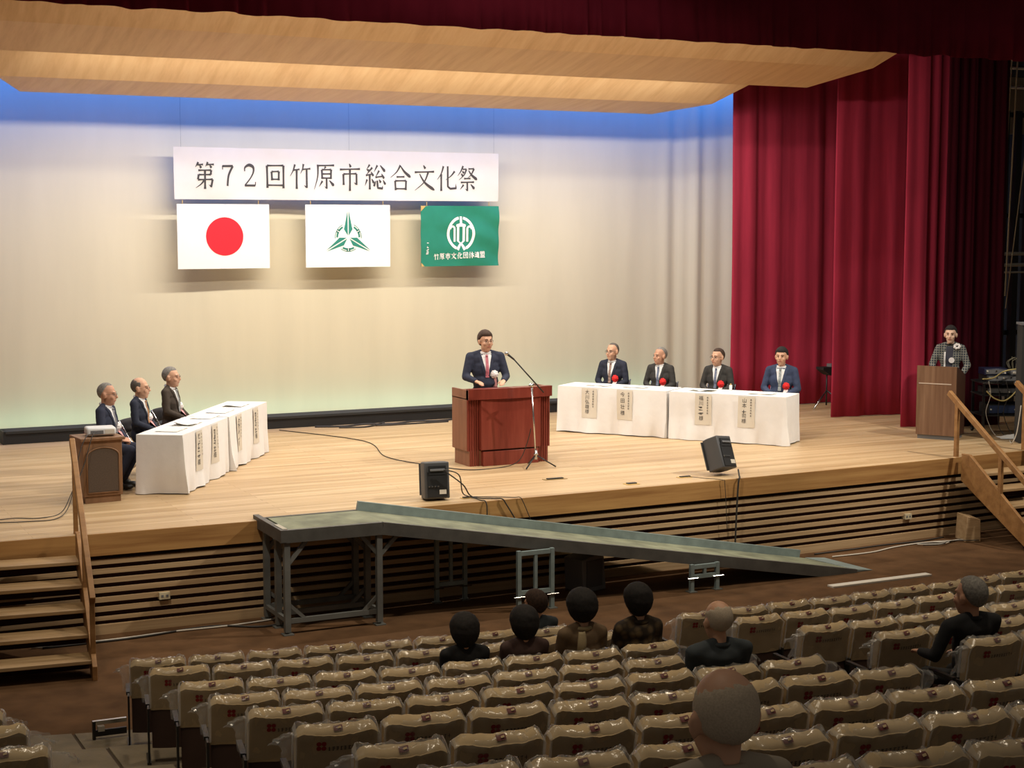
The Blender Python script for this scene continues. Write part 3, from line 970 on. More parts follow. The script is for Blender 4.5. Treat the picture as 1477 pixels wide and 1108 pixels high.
# right table: front line from (11.22,20.97) to (13.3,18.09)
DR = Vector((2.08, -2.88)).normalized(); NR = Vector((0.811, 0.585))
table_set((11.22, 20.97), DR, NR, 3.553, 0.60, 0.69, ('beside the mahogany podium', 'nearest the red curtain'),
          [[(0.53, '大川弘雄様', 'paper name sheet on the guest table by the curtain, closest to the podium', .25, .44), (1.10, '今田壮様', 'paper name sheet on the guest table by the curtain, second from the podium', .25, .44)],
           [(0.55, '福川□□様', 'paper name sheet on the guest table by the curtain, third from the podium', .25, .44), (1.20, '山本□司様', 'paper name sheet on the guest table by the curtain, farthest from the podium', .25, .44)]], 100)
# left table: front line from (4.70,17.89) to (6.64,20.80)
DL = Vector((1.94, 2.91)).normalized(); NL = Vector((-0.832, 0.555))
table_set((4.70, 17.89), DL, NL, 3.50, 0.55, 0.69, ('next to the projector lectern', 'past the projector table, toward the backcloth'),
          [[(0.55, '□□□□様', 'paper name sheet on the guest table by the projector, first from the lectern', .22, .47), (1.15, '□□□□様', 'paper name sheet on the guest table by the projector, second from the lectern', .22, .47)],
           [(0.40, '□□□□様', 'paper name sheet on the guest table by the projector, third from the lectern', .22, .47), (1.15, '□□□□様', 'paper name sheet on the guest table by the projector, farthest from the lectern', .22, .47)]], 200)


def papers(loc, rz, w, d, label, curl=0.0, name='paper_sheet', seed=1):
    mb = MB()
    mb.grid(lambda u, v: ((u - .5) * w, (v - .5) * d, 0.003 + curl * (abs(u - .5) * 2) * (0.6 + .4 * math.sin(seed + 4 * v)) + 0.004 * abs(math.sin(6.3 * u))), 10, 4)
    mb.grid(lambda u, v: ((u - .5) * w, (v - .5) * d, 0.0), 1, 1)
    o = mb.build(name, M_paper, None, True, fix=False); o.location = loc; o.rotation_euler = (0, 0, rz)
    return tag(o, label, 'paper', None)


rzR = math.atan2(DR.y, DR.x); rzL = math.atan2(DL.y, DL.x)


def on_table(p0, D, N, along, back):
    return (p0[0] + D.x * along + N.x * back, p0[1] + D.y * along + N.y * back, HS + .692)


PR0 = (11.22, 20.97); PL0 = (4.70, 17.89)
for al, lab, cu in ((.55, 'flat programme sheet on the curtain-side guest table, nearest the podium', .004), (1.15, 'flat programme sheet on the curtain-side guest table, before the second guest', .004), (2.2, 'open booklet with raised pages on the curtain-side guest table', .03), (3.1, 'flat programme sheet at the curtain end of the curtain-side guest table', .006)):
    papers(on_table(PR0, DR, NR, al, .3), rzR, .36, .26, lab, cu)
for al, lab, cu in ((.45, 'flat programme sheet on the projector-side guest table, nearest the lectern', .004), (1.0, 'crumpled white paper bundle on the projector-side guest table', .05), (1.7, 'flat programme sheet in the middle of the projector-side guest table', .004), (2.3, 'flat dark-edged programme on the projector-side guest table', .006), (3.0, 'curled programme sheet at the far end of the projector-side guest table', .02)):
    papers(on_table(PL0, DL, NL, al, .28), rzL, .40, .27, lab, cu, seed=int(al * 10))

# ================================================================== PODIUM
root = thing('speech_podium', 'wide mahogany podium with fluted corners and curved top rail', 'podium', (9.11, 18.32, HS))
W2, D2 = 0.60, 0.50
mb = MB(); mb.box((-W2 + .03, .04, 0), (W2 - .03, D2 - .02, .20)); mb.build('plinth', M_mahos, root)
mb = MB(); mb.box((-W2, .05, .20), (W2, D2, .88)); mb.build('cabinet', M_mahos, root, bevel=.004)
mb = MB()                                                   # bowed top rail
N = 16
fr = [(-W2 + 2 * W2 * i / N, -.02 - .05 * (1 - (2 * i / N - 1) ** 2)) for i in range(N + 1)]
mb.prism(fr + [(W2, .06), (-W2, .06)], .865, 1.0); mb.build('top_rail', M_maho, root)
for xs_ in (-W2, W2 - .03):
    mb = MB(); mb.box((xs_, .0, .865), (xs_ + .03, D2, .985)); mb.build('side_rail', M_mahos, root)
mb = MB(); mb.box((-W2 + .03, .04, .93), (W2 - .03, D2, .955)); mb.build('desk_top', M_maho, root)
mb = MB(); mb.box((-W2 + .17, -.03, .21), (W2 - .17, .06, .86)); mb.build('front_panel', M_maho, root, bevel=.004)
mb = MB(); mb.box((-W2 + .20, -.025, 0), (W2 - .20, .06, .19)); mb.build('lower_panel', M_maho, root, bevel=.004)
for s in (-1, 1):
    for i in range(5):
        x = s * (W2 - .018 - i * .034)
        mb = MB(); mb.cyl((x, .05, .20), (x, .05, .865), .017, n=10); mb.build('flute', M_maho, root, smooth=True, angle=50)
    for i in range(4):
        x = s * (W2 - .055 - i * .034)
        mb = MB(); mb.cyl((x, .045, .0), (x, .045, .20), .016, n=10); mb.build('flute', M_maho, root, smooth=True, angle=50)

# microphone on boom stand in front of the podium
root = thing('microphone_stand', 'microphone on a chrome boom stand before the podium', 'microphone stand', (9.29, 17.95, HS))
mb = MB(); mb.cyl((0, 0, .10), (-.06, 0, 1.05), .011, n=8); mb.build('pole', M_chrome, root, True)
for a in (215, 325, 85):
    mb = MB(); mb.cyl((0, 0, .16), (.26 * math.cos(R(a)), .26 * math.sin(R(a)), .012), .009, n=6); mb.build('leg', M_metald, root, True)
mb = MB(); mb.sphere((0, 0, .17), .03); mb.cyl((0, 0, .1), (0, 0, .22), .02, n=8); mb.build('hub', M_chrome, root, True)
mb = MB(); mb.cyl((.10, -.02, .96), (-.34, -.06, 1.40), .009, n=8); mb.build('boom', M_metald, root, True)
mb = MB(); mb.sphere((-.06, 0, 1.06), .03); mb.cyl((-.1, -.03, 1.06), (-.02, .03, 1.06), .018, n=8); mb.build('clutch', M_chrome, root, True)
mb = MB(); mb.cyl((-.34, -.06, 1.40), (-.43, -.055, 1.47), .011, .016, n=10); mb.build('microphone', M_metald, root, True)
mb = MB(); mb.sphere((-.445, -.054, 1.482), .026); mb.build('grille', M_chrome, root, True)
cable('microphone_cable', [(9.235, 17.98, HS + .5), (9.19, 18.02, HS + .28), (9.10, 18.06, HS + .08), (8.9, 18.10, HS + .008), (8.42, 18.08, HS + .008), (8.15, 18.6, HS + .008), (7.9, 19.6, HS + .008), (8.2, 21.2, HS + .008), (7.5, 22.9, HS + .008)], .006, M_cable, 'thin dark cable from the microphone stand across the stage floor')

# ================================================================== WALNUT LECTERN (emcee)
fx = Vector((0.31, -0.48)).normalized()
root = thing('lectern', 'walnut lectern with a pale inlay stripe near the stage steps', 'lectern', (15.51, 17.96, HS), math.atan2(fx.y, fx.x))
mb = MB(); mb.box((0, .0, .06), (.57, .03, 1.06)); mb.build('front_panel', M_walnut, root)
for x0 in (0, .545):
    mb = MB()
    ang = [(0.0, .06), (.46, .06), (.46, .90), (.30, .98), (0.0, 1.06)] if True else None
    M = Matrix(((0, 0, 1, x0), (1, 0, 0, 0.03), (0, 1, 0, 0), (0, 0, 0, 1)))
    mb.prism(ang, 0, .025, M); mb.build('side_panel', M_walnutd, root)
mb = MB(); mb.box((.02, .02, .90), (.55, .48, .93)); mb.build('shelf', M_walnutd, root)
mb = MB(); mb.box((.02, .02, 0), (.55, .46, .06)); mb.build('plinth', M_spkg, root)
mb = MB(); mb.box((.03, -.004, .80), (.50, .002, .815)); mb.build('inlay_stripe', mat('inlay_pale', (.62, .50, .40), .5), root)

# ================================================================== PROJECTOR LECTERN (left)
root = thing('lectern', 'small lectern with arched dark grille standing by the stage steps', 'lectern', (3.55, 17.76, HS), R(4))
mb = MB(); mb.box((.02, .02, 0), (.42, .38, .08)); mb.build('plinth', M_lect, root)
mb = MB(); mb.box((0, 0, .08), (.44, .40, .70)); mb.build('cabinet', M_lect, root, bevel=.006)
mb = MB(); mb.box((-.03, -.03, .70), (.47, .43, .735)); mb.build('top_board', M_lect, root, bevel=.006)
arch = [(.05, .13), (.39, .13)] + [(.22 + .17 * math.cos(R(a)), .53 + .085 * math.sin(R(a))) for a in range(0, 181, 12)]
M = Matrix(((1, 0, 0, 0), (0, 0, 1, 0), (0, 1, 0, 0), (0, 0, 0, 1)))
mb = MB(); mb.prism(arch, -.012, .02, M); mb.build('grille', M_cloth_d, root)
mb = MB(); ap = [(.04, .12), (.40, .12)] + [(.22 + .18 * math.cos(R(a)), .53 + .095 * math.sin(R(a))) for a in range(0, 181, 12)]
mb.tube([(x, -.012, z) for x, z in ap + ap[:1]], .008, 6); mb.build('arch_moulding', M_lect, root, True)
root = thing('projector', 'white projector on top of the arched lectern', 'projector', (3.60, 17.86, HS + .735), R(-4))
M_proj = mat('projector_white', (.74, .74, .74), .5)
mb = MB(); mb.box((.02, .0, .012), (.34, .24, .10)); mb.build('body', M_proj, root, bevel=.02)
mb = MB(); mb.box((.06, -.003, .03), (.20, .004, .07)); mb.build('port_panel', M_spkg, root)
mb = MB(); mb.box((.22, -.003, .03), (.32, .004, .08)); mb.build('vent', M_sheet, root)
for x in (.05, .31):
    mb = MB(); mb.cyl((x, .05, 0), (x, .05, .02), .012, n=8); mb.build('foot', M_spkg, root)
cable('projector_cable', [(3.72, 17.82, HS + .80), (3.64, 17.69, HS + .76), (3.52, 17.60, HS + .45), (3.36, 17.45, HS + .2), (3.2, 17.25, HS + .02), (2.95, 17.1, HS + .008), (2.7, 17.2, HS + .008), (2.4, 17.15, HS + .008)], .005, M_cable, 'black cable looping from the projector down to the floor')
cable('projector_cable', [(3.68, 17.82, HS + .775), (3.57, 17.67, HS + .765), (3.47, 17.58, HS + .58), (3.40, 17.48, HS + .32), (3.30, 17.35, HS + .06), (3.10, 16.98, HS + .008), (2.8, 16.95, HS + .008), (2.4, 17.05, HS + .008)], .005, M_cable, 'black cable hanging lower from the projector, spreading on the floor')


# ================================================================== FLOOR MONITORS
def monitor(loc, rz, tilt, label, roll=0):
    root = thing('monitor_speaker', label, 'loudspeaker', loc, rz)
    T = Matrix.Translation((0, 0, 0.0)) @ Matrix.Rotation(roll, 4, 'Y') @ Matrix.Rotation(tilt, 4, 'X')
    zoff = -min((T @ Vector((sx * .16, sy, sz))).z for sx in (-1, 1) for sy in (-.14, .14) for sz in (0, .42))
    T = Matrix.Translation((0, 0, zoff + .004)) @ T
    prof = [(-.145, -.10), (.145, -.10), (.145, .06), (.11, .15), (-.11, .15), (-.145, .06)]
    mb = MB(); mb.prism(prof, 0, .41, T); mb.build('cabinet', M_spk, root, bevel=.012)
    mb = MB(); mb.box((-.115, -.112, .02), (.115, -.098, .30), T); mb.build('rear_panel', M_black, root)
    mb = MB(); mb.box((-.10, -.118, .27), (.10, -.10, .37), T); mb.build('handle_recess', M_black, root)
    mb = MB(); mb.box((-.085, -.135, .31), (.085, -.118, .335), T); mb.build('handle', M_spkg, root, bevel=.004)
    mb = MB(); mb.box((.02, -.118, .05), (.10, -.110, .10), T); mb.build('name_plate', M_sheet, root)
    for q in range(4):
        mb = MB(); a = T @ Vector((-.10 + q * .035, -.11, .14)); b = T @ Vector((-.10 + q * .035, -.128, .14)); mb.cyl(a, b, .010, n=8); mb.build('knob', M_chrome, root)
    mb = MB(); mb.box((-.14, .148, .03), (.14, .160, .39), T); mb.build('front_grille', M_spk, root)
    return root


monitor((7.16, 16.30, HS), R(-8), R(-6), 'black monitor speaker standing upright at the stage edge')
monitor((11.06, 16.30, HS), R(20), R(-22), 'black monitor speaker tilted back with a cable hanging down the stage front', R(7))


def plate(loc, w, d, label, rz=0, m=None):
    root = thing('floor_socket', label, 'floor socket', loc, rz)
    mb = MB(); mb.box((-w / 2, -d / 2, .0005), (w / 2, d / 2, .006)); mb.build('lid', m or M_gold, root)
    mb = MB(); mb.box((-w * .36, -d * .22, .0062), (w * .36, d * .22, .018)); mb.build('recess', M_metald, root)


plate((9.05, 16.98, HS), .30, .10, 'brass floor socket lid in the boards in front of the podium', 0, mat('brass_dull', (.42, .30, .14), .45, .6))
plate((9.70, 16.25, HS), .17, .12, 'open floor socket at the stage edge between the two monitor speakers')
plate((7.52, 16.24, HS), .13, .08, 'small floor socket beside the upright monitor speaker')
plate((10.55, 16.40, HS), .20, .08, 'small floor socket beside the tilted monitor speaker')
cable('speaker_cable', [(7.20, 16.16, HS + .36), (7.36, 16.10, HS + .30), (7.45, 16.2, HS + .08), (7.53, 16.2, HS + .025), (7.58, 16.02, HS + .01), (7.62, 15.925, HS - .02), (7.63, 15.925, HS - .3), (7.66, 15.925, HS - .5)], .007, M_cable, 'black cable from the upright monitor over the stage edge')
cable('speaker_cable', [(7.22, 16.16, HS + .34), (7.42, 16.12, HS + .18), (7.56, 16.18, HS + .025), (7.75, 16.02, HS + .014), (7.82, 15.935, HS + .016), (7.87, 15.925, HS - .05), (8.02, 15.925, HS - .3), (8.1, 15.925, HS - .55)], .008, M_cable, 'thicker black cable slanting from the upright monitor down the stage front')
cable('speaker_cable', [(7.60, 16.22, HS + .015), (7.85, 16.12, HS + .008), (8.0, 15.99, HS + .012), (8.05, 15.938, HS + .014), (8.09, 15.93, HS - .05), (8.2, 15.93, HS - .3)], .005, M_cable, 'thin dark cable trailing from the floor socket over the stage edge')
cable('speaker_cable', [(11.13, 16.10, HS + .10), (11.10, 16.03, HS + .03), (11.08, 15.995, HS + .016), (11.06, 15.99, HS - .05), (11.04, 15.99, HS - .4), (11.02, 15.99, HS - .95)], .011, M_cable, 'black cable hanging down the stage front from the tilted monitor')
cable('speaker_cable', [(10.55, 16.38, HS + .018), (10.7, 16.2, HS + .008), (10.83, 16.0, HS + .006), (10.86, 15.985, HS - .06), (10.9, 15.985, HS - .6)], .004, M_cable, 'thin cable from the socket beside the tilted monitor')
cable('floor_cable', [(8.1, 23.0, HS + .012), (8.5, 22.85, HS + .012), (8.9, 22.95, HS + .012), (9.3, 22.8, HS + .012), (9.7, 22.95, HS + .012), (10.1, 22.85, HS + .012), (10.6, 23.0, HS + .012)], .018, M_cable, 'bundle of black cable lying along the low black cover')
cable('floor_cable', [(8.4, 22.75, HS + .012), (8.8, 22.65, HS + .012), (9.2, 22.9, HS + .03), (9.0, 22.7, HS + .02), (9.6, 22.7, HS + .012), (10.2, 22.7, HS + .012)], .014, M_cable, 'looser black cable coil just in front of the low black cover')


# ================================================================== STAGE STEPS
def stairs(name, loc, rz, width, run, label, rails, nst=5):
    """local: x to the left of somebody walking down is 0..width, -y leads out to the hall, z up from the hall floor"""
    root = thing(name, label, 'steps', loc, rz)
    rise = HS / (nst + 1); tr = run / nst
    for i in range(nst):
        z = HS - rise * (i + 1)
        mb = MB(); mb.box((.03, -tr * (i + 1) - .03, z - .035), (width - .03, -tr * i + .01, z)); mb.build('tread', M_tread, root, bevel=.004)
        mb = MB(); mb.box((.04, -tr * i - .02, z - rise + .02 if i < nst - 1 else .02), (width - .04, -tr * i - .005, z - .036)); mb.build('tread_shade', M_gap, root)  # dark board added behind the open treads, standing in for their shadow
    for x in (0, width - .045):
        mb = MB()
        prof = [(0.03, HS + .06), (-.12, HS + .06), (-run - .10, 0.13), (-run - .10, 0.0), (-run + .10, 0.0), (0.03, HS - .30)]
        M = Matrix(((0, 0, 1, x), (1, 0, 0, 0), (0, 1, 0, 0), (0, 0, 0, 1)))
        mb.prism(prof, 0, .045, M); mb.build('stringer', M_stair, root, bevel=.004)
    for x in rails:
        xx = .02 if x == 0 else width - .02
        top = Vector((xx, .32 if x == 0 else .42, HS + .85 + (0 if x == 0 else .07))); bot = Vector((xx, -run - .0, .72))
        mb = MB(); mb.bar(top, bot, .055, .075); mb.build('handrail', M_stair, root, bevel=.008)
        for t, zf in ((.10, HS), (.60, 0.28), (.97, 0.0)):
            p = top.lerp(bot, t)
            zf = max(0.0, HS - (HS + .0) * max(0, (-p.y) / run)) - .12
            mb = MB(); mb.box((xx - .022, p.y - .03, max(0.0, zf)), (xx + .022, p.y + .03, p.z)); mb.build('post', M_stair, root, bevel=.004)
    return root


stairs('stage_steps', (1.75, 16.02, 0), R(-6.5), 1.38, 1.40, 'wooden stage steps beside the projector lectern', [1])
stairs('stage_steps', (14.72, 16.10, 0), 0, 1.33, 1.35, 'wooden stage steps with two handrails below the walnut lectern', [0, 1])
mb = MB(); mb.prism([(-.11, 0), (.11, 0), (.10, .30), (-.09, .34)], 0, .35, Matrix(((0.9, 0, .3, 14.55), (-.3, 0, .9, 15.68), (0, 1, 0, 0), (0, 0, 0, 1))))
o = mb.build('wooden_block', M_slat, None, bevel=.006); tag(o, 'plain wooden block propped under the steps with two handrails', 'block')

# ================================================================== RAMP
root = thing('steel_ramp', 'grey steel access ramp with platform standing before the stage', 'ramp', (0, 0, 0))
ZP = 1.08
FL, FR, BR_, BL = Vector((4.98, 15.14, ZP)), Vector((6.04, 15.12, ZP)), Vector((6.06, 15.90, ZP)), Vector((5.0, 15.90, ZP))
EF, EB = Vector((12.02, 14.92, .035)), Vector((11.9, 15.75, .035))


def slab(name, q, th, m, up=0.0):
    mb = MB(); q = [v + Vector((0, 0, up)) for v in q]
    lo = [v - Vector((0, 0, th)) for v in q]
    mb.add(q + lo, [(0, 1, 2, 3), (7, 6, 5, 4), (0, 4, 5, 1), (1, 5, 6, 2), (2, 6, 7, 3), (3, 7, 4, 0)])
    return mb.build(name, m, root)


slab('deck', [FL + Vector((.06, .03, 0)), FR + Vector((0, .03, 0)), BR_ - Vector((0, .03, 0)), BL + Vector((.06, -.03, 0))], .03, M_deck, -.004)
slab('ramp_deck', [FR + Vector((0, .03, 0)), EF + Vector((0, .03, 0)), EB - Vector((0, .03, 0)), BR_ - Vector((0, .03, 0))], .03, M_deck, -.004)
mb = MB(); mb.bar(FL - Vector((.03, 0, .065)), FR - Vector((0, 0, .065)), .05, .13); mb.build('edge_beam', M_rampd, root)
mb = MB(); mb.bar(FL - Vector((0, .03, .06)), BL - Vector((0, -.2, .06)), .06, .125); mb.build('end_beam', M_rampd, root)
mb = MB(); mb.bar(FR - Vector((0, 0, .065)), EF - Vector((0, 0, .06)), .05, .13); mb.build('edge_beam', M_rampd, root)
mb = MB(); mb.bar(BL - Vector((0, 0, .065)), BR_ - Vector((0, 0, .065)), .05, .13); mb.build('edge_beam', M_rampd, root)
mb = MB(); mb.bar(BR_ + Vector((0, 0, .01)), EB + Vector((-.1, 0, .02)), .05, .17); mb.build('curb', M_curb, root)
mb = MB(); mb.bar(FL + Vector((.03, .02, .002)), FL + Vector((.03, .30, .002)), .05, .012); mb.build('edge_strip', mat('edge_pale', (.42, .38, .30), .6), root)
mb = MB(); a = EF + Vector((0, 0, 0)); b = EB
mb.add([a, b, b + Vector((.30, 0, -.030)), a + Vector((.26, 0, -.030)), a - Vector((0, 0, .03)), b - Vector((0, 0, .03))], [(0, 1, 2, 3), (0, 3, 4), (1, 5, 2), (3, 2, 5, 4), (0, 4, 5, 1)])
mb.build('end_flap', M_curb, root)
legs = [(FL, 0), (FR, 0), (Vector((5.0, 15.52, ZP)), 0), (Vector((6.05, 15.52, ZP)), 0), (BL, 0), (BR_, 0)]
for p, _ in legs:
    x, y = p.x + (.04 if p.x < 5.5 else -.03), p.y + (.02 if p.y < 15.4 else -.02)
    mb = MB(); mb.box((x - .03, y - .03, .03), (x + .03, y + .03, ZP - .12)); mb.build('leg', M_steel, root)
    mb = MB(); mb.box((x - .055, y - .055, 0), (x + .055, y + .055, .012)); mb.cyl((x, y, 0), (x, y, .05), .02, n=8); mb.build('foot_plate', M_steel, root)
for y in (15.16, 15.52, 15.88):
    mb = MB(); mb.bar((5.03, y, .14), (6.02, y, .14), .04, .05); mb.build('bottom_rail', M_steel, root)
    for (xa, sgn) in ((5.03, 1), (6.02, -1)):
        mb = MB(); mb.bar((xa, y, ZP - .36), (xa + sgn * .20, y, ZP - .13), .035, .04); mb.build('brace', M_steel, root)
        mb = MB(); mb.bar((xa, y, .32), (xa + sgn * .18, y, .15), .03, .035); mb.build('brace', M_steel, root)
for x in (5.03, 6.02):
    mb = MB(); mb.bar((x, 15.16, .14), (x, 15.88, .14), .035, .045); mb.build('bottom_rail', M_steel, root)
mb = MB(); mb.bar((6.02, 15.16, ZP - .36), (6.22, 15.16, ZP - .16), .035, .04); mb.build('brace', M_steel, root)


def trestle(x, y, w, top, kind):
    r2 = root
    for s in (-1, 1):
        mb = MB(); mb.box((x + s * w / 2 - .022, y - .022, 0), (x + s * w / 2 + .022, y + .022, top)); mb.build('support_post', M_curb, r2)
    mb = MB(); mb.bar((x - w / 2, y, top - .03), (x + w / 2, y, top - .03), .04, .045); mb.build('support_rail', M_curb, r2)
    zb = .20 if kind == 0 else top - .14
    mb = MB(); mb.bar((x - w / 2, y, zb), (x + w / 2, y, zb), .04, .045); mb.build('support_rail', M_curb, r2)
    mb = MB(); mb.bar((x, y, zb), (x, y, top - .03), .035, .035, (0, 1, 0)); mb.build('support_post', M_curb, r2)
    for s in (-1, 1):
        mb = MB(); mb.cyl((x + s * w / 2 - .07, y - .03, .16), (x + s * w / 2 + .07, y - .03, .16), .008, n=6); mb.build('locking_pin', M_chrome, r2)
        mb = MB(); mb.box((x + s * w / 2 - .05, y - .05, 0), (x + s * w / 2 + .05, y + .05, .01)); mb.build('foot_plate', M_steel, r2)


trestle(7.75, 14.98, .40, .66, 0)
trestle(7.10, 15.75, .34, .78, 0)
trestle(9.88, 14.93, .34, .315, 1)

# things under and around the ramp
root = thing('monitor_speaker', 'dark wedge speaker lying under the steel ramp', 'loudspeaker', (8.75, 15.45, 0), R(15))
mb = MB(); mb.prism([(-.18, 0), (.18, 0), (.14, .44), (-.20, .38)], 0, .30, Matrix(((1, 0, 0, 0), (0, 0, 1, 0), (0, 1, 0, 0), (0, 0, 0, 1)))); mb.build('cabinet', M_spkg, root, bevel=.01)
mb = MB(); mb.box((-.13, -.012, .06), (.11, .0, .36)); mb.build('front_grille', M_spk, root)
mb = MB(); mb.box((11.26, 14.36, .001), (12.70, 14.47, .02)); o = mb.build('wooden_strip', M_sheet, None)
tag(o, 'pale flat wooden strip lying on the carpet before the seats', 'strip')
# outlets on the stage front
for (x, z, lab) in ((3.98, .34, 'small cream wall outlet on the stage front between the steps and the ramp'), (13.86, .32, 'small cream wall outlet on the stage front past the low end of the ramp')):
    y = apron(x)
    root = thing('wall_outlet', lab, 'outlet', (x, y - .004, z))
    M_out = mat('outlet_cream', (.60, .52, .34), .5)
    mb = MB(); mb.box((-.055, -.012, -.035), (.055, .06, .035)); mb.build('cover_plate', M_out, root)
    for s in (-1, 1):
        mb = MB(); mb.box((s * .025 - .012, -.015, -.012), (s * .025 + .012, -.011, .012)); mb.build('socket', M_spkg, root)
cable('floor_cable', [(2.6, 15.75, .012), (3.4, 15.72, .012), (4.0, 15.76, .012), (4.6, 15.74, .012), (5.1, 15.8, .012)], .010, M_cablew, 'pale cable lying along the foot of the stage front')
cable('floor_cable', [(2.7, 15.70, .012), (3.6, 15.69, .012), (4.4, 15.8, .012), (4.9, 15.55, .012), (5.4, 15.7, .012)], .012, M_cable, 'black cable running along the stage foot to the ramp platform')
cable('floor_cable', [(12.2, 15.95, .012), (12.8, 15.98, .012), (13.4, 16.02, .012), (13.9, 16.0, .012), (14.4, 16.08, .012)], .010, M_cable, 'black cable along the stage foot past the ramp end')
cable('floor_cable', [(12.3, 15.72, .012), (12.9, 15.72, .012), (13.4, 15.85, .012), (13.9, 15.90, .012), (14.4, 15.82, .012)], .010, M_cablew, 'pale cable curving over the carpet toward the wooden block')
for k in range(4):
    pts = [(13.75 + .14 * i + random.uniform(-.03, .03), 15.85 - .05 * k + .06 * math.sin(i * 1.3 + k), .012 + .006 * k) for i in range(7)]
    cable('floor_cable', pts, .007, (M_cablew, M_cable)[k % 2], 'tangled cable by the wooden block under the steps', group='tangled cables by the steps')
# side handle of the first seat row
root = thing('floor_bar', 'low chrome bar standing beside the first seat row', 'bar', (2.45, 12.18, ZT[0] - SEAT_H + .012), R(-2))
mb = MB(); mb.box((0, -.02, 0), (.022, .02, .14)); mb.build('post', M_metald, root)
mb = MB(); mb.bar((0, 0, .13), (.26, 0, .13), .03, .03); mb.build('rail', M_chrome, root)
mb = MB(); mb.bar((.02, 0, .045), (.26, 0, .045), .02, .05); mb.build('lower_rail', M_metald, root)
mb = MB(); mb.box((.04, -.02, .06), (.09, .02, .10)); mb.build('lamp', M_sheet, root)

# ================================================================== WING (stage left)
# pale panel, pipes and ropes
mb = MB(); mb.box((18.55, 21.9, 5.75), (21.9, 22.0, 6.75)); o = mb.build('scenery_board', mat('panel_beige', (.30, .24, .16), .8), None); tag(o, 'beige board high in the dark wing behind the ropes', 'board')
for k, (z, y, r) in enumerate(((6.62, 19.5, .035), (6.32, 19.6, .03), (3.66, 19.5, .028), (3.48, 19.5, .028), (3.36, 19.55, .015))):
    mb = MB(); mb.cyl((18.1, y, z), (21.95, y, z), r, n=8)
    o = mb.build('wing_pipe', M_chrome if k < 2 else mat('pipe_dull', (.26, .24, .20), .45, .6), None, True)
    tag(o, ['thick chrome pipe at the top of the wing', 'chrome pipe just under the thickest wing pipe', 'upper dull metal pipe in the wing at mid height', 'lower dull metal pipe in the wing at mid height', 'thin metal rail below the pair of wing pipes'][k], 'pipe')
for k, (a, b, r) in enumerate((((18.55, 19.2, 10.3), (18.33, 19.2, 3.0), .014), ((18.50, 19.25, 10.3), (18.28, 19.25, 4.2), .010), ((19.3, 19.2, 10.3), (18.35, 19.2, 2.8), .010))):
    mb = MB(); mb.cyl(a, b, r, n=6); o = mb.build('rope', mat('rope_tan', (.34, .28, .18), .9), None, True)
    tag(o, ['thick tan rope hanging beside the dark maroon curtain', 'thin tan rope hanging close beside the thick rope', 'thin rope slanting across the wing'][k], 'rope')
root = thing('metal_rack', 'dark metal rack standing in the wing behind the ropes', 'rack', (18.7, 20.6, HS))
for k in range(6):
    mb = MB(); mb.box((.28 * k, 0, 0), (.28 * k + .12, .1, 5.0)); mb.build('upright', M_metald, root)
for z in (1.2, 3.2, 4.9):
    mb = MB(); mb.box((-.02, .1, z), (1.56, .15, z + .08)); mb.build('crossbar', M_metald, root)


# audio desk with stacked gear
root = thing('audio_cart', 'black wheeled audio rack with two shelves behind the walnut lectern', 'rack', (16.62, 17.78, HS), R(-25))
for (x, y) in ((0, 0), (.80, 0), (0, .5), (.80, .5)):
    mb = MB(); mb.box((x - .018, y - .018, .05), (x + .018, y + .018, .78)); mb.build('leg', M_metald, root)
    mb = MB(); mb.sphere((x, y, .03), .03, 8, 6); mb.build('wheel', M_black, root, True)
for z in (.30, .60, .78):
    mb = MB(); mb.box((-.03, -.03, z - .02), (.83, .53, z)); mb.build('shelf', M_black, root)
mb = MB(); mb.bar((-.03, -.035, .775), (.83, -.035, .775), .012, .03); mb.build('edge_trim', M_chrome, root)


def gear(name, lo, hi, lab, cat, m, face=None, lights=0):
    r = thing(name, lab, cat, (16.62, 17.78, HS), R(-25))
    mb = MB(); mb.box(lo, hi); mb.build('case', m, r, bevel=.008)
    mb = MB(); mb.box((lo[0] + .02, lo[1] - .006, lo[2] + .02), (hi[0] - .02, lo[1] + .002, hi[2] - .015)); mb.build('front_panel', face or M_spkg, r)
    rr = random.Random(name + lab)
    for k in range(lights):
        x = lo[0] + .04 + (hi[0] - lo[0] - .08) * k / max(1, lights - 1); z = rr.uniform(lo[2] + .03, hi[2] - .02)
        mb = MB(); mb.cyl((x, lo[1] - .02, z), (x, lo[1] - .005, z), .012, n=8); mb.build('knob', M_chrome if k % 2 else M_sheet, r)
    return r


gear('audio_mixer', (.05, .02, .782), (.75, .42, .88), 'black audio mixer with pale knobs on top of the rack', 'mixer', M_black, None, 7)
gear('amplifier', (.05, .03, .602), (.72, .45, .70), 'black amplifier with chrome knobs on the middle shelf of the rack', 'amplifier', M_black, None, 5)
gear('amplifier', (.08, .03, .302), (.70, .45, .45), 'black amplifier on the lowest shelf of the rack', 'amplifier', M_black, mat('dark_blue_face', (.03, .05, .12), .5), 4)
gear('disc_player', (.02, .05, .882), (.36, .35, .98), 'blue-black player stacked on the audio mixer', 'player', mat('player_navy', (.015, .02, .05), .3), M_spkg, 3)
gear('receiver', (.42, .05, .882), (.66, .30, .95), 'small grey receiver box on the audio mixer', 'receiver', M_spkg, M_sheet, 3)
mb = MB()
for k in range(9):
    a = k * .7; mb.tube(ccurve([(.5 + .06 * math.cos(a), .2 + .05 * math.sin(a), .964), (.5 + .10 * math.cos(a), .2 + .09 * math.sin(a), 1.02 + .01 * k), (.52 + .05 * math.cos(a + 1), .2 + .05 * math.sin(a + 1), 1.12 + .01 * (k % 3))], 4), .006, 5)
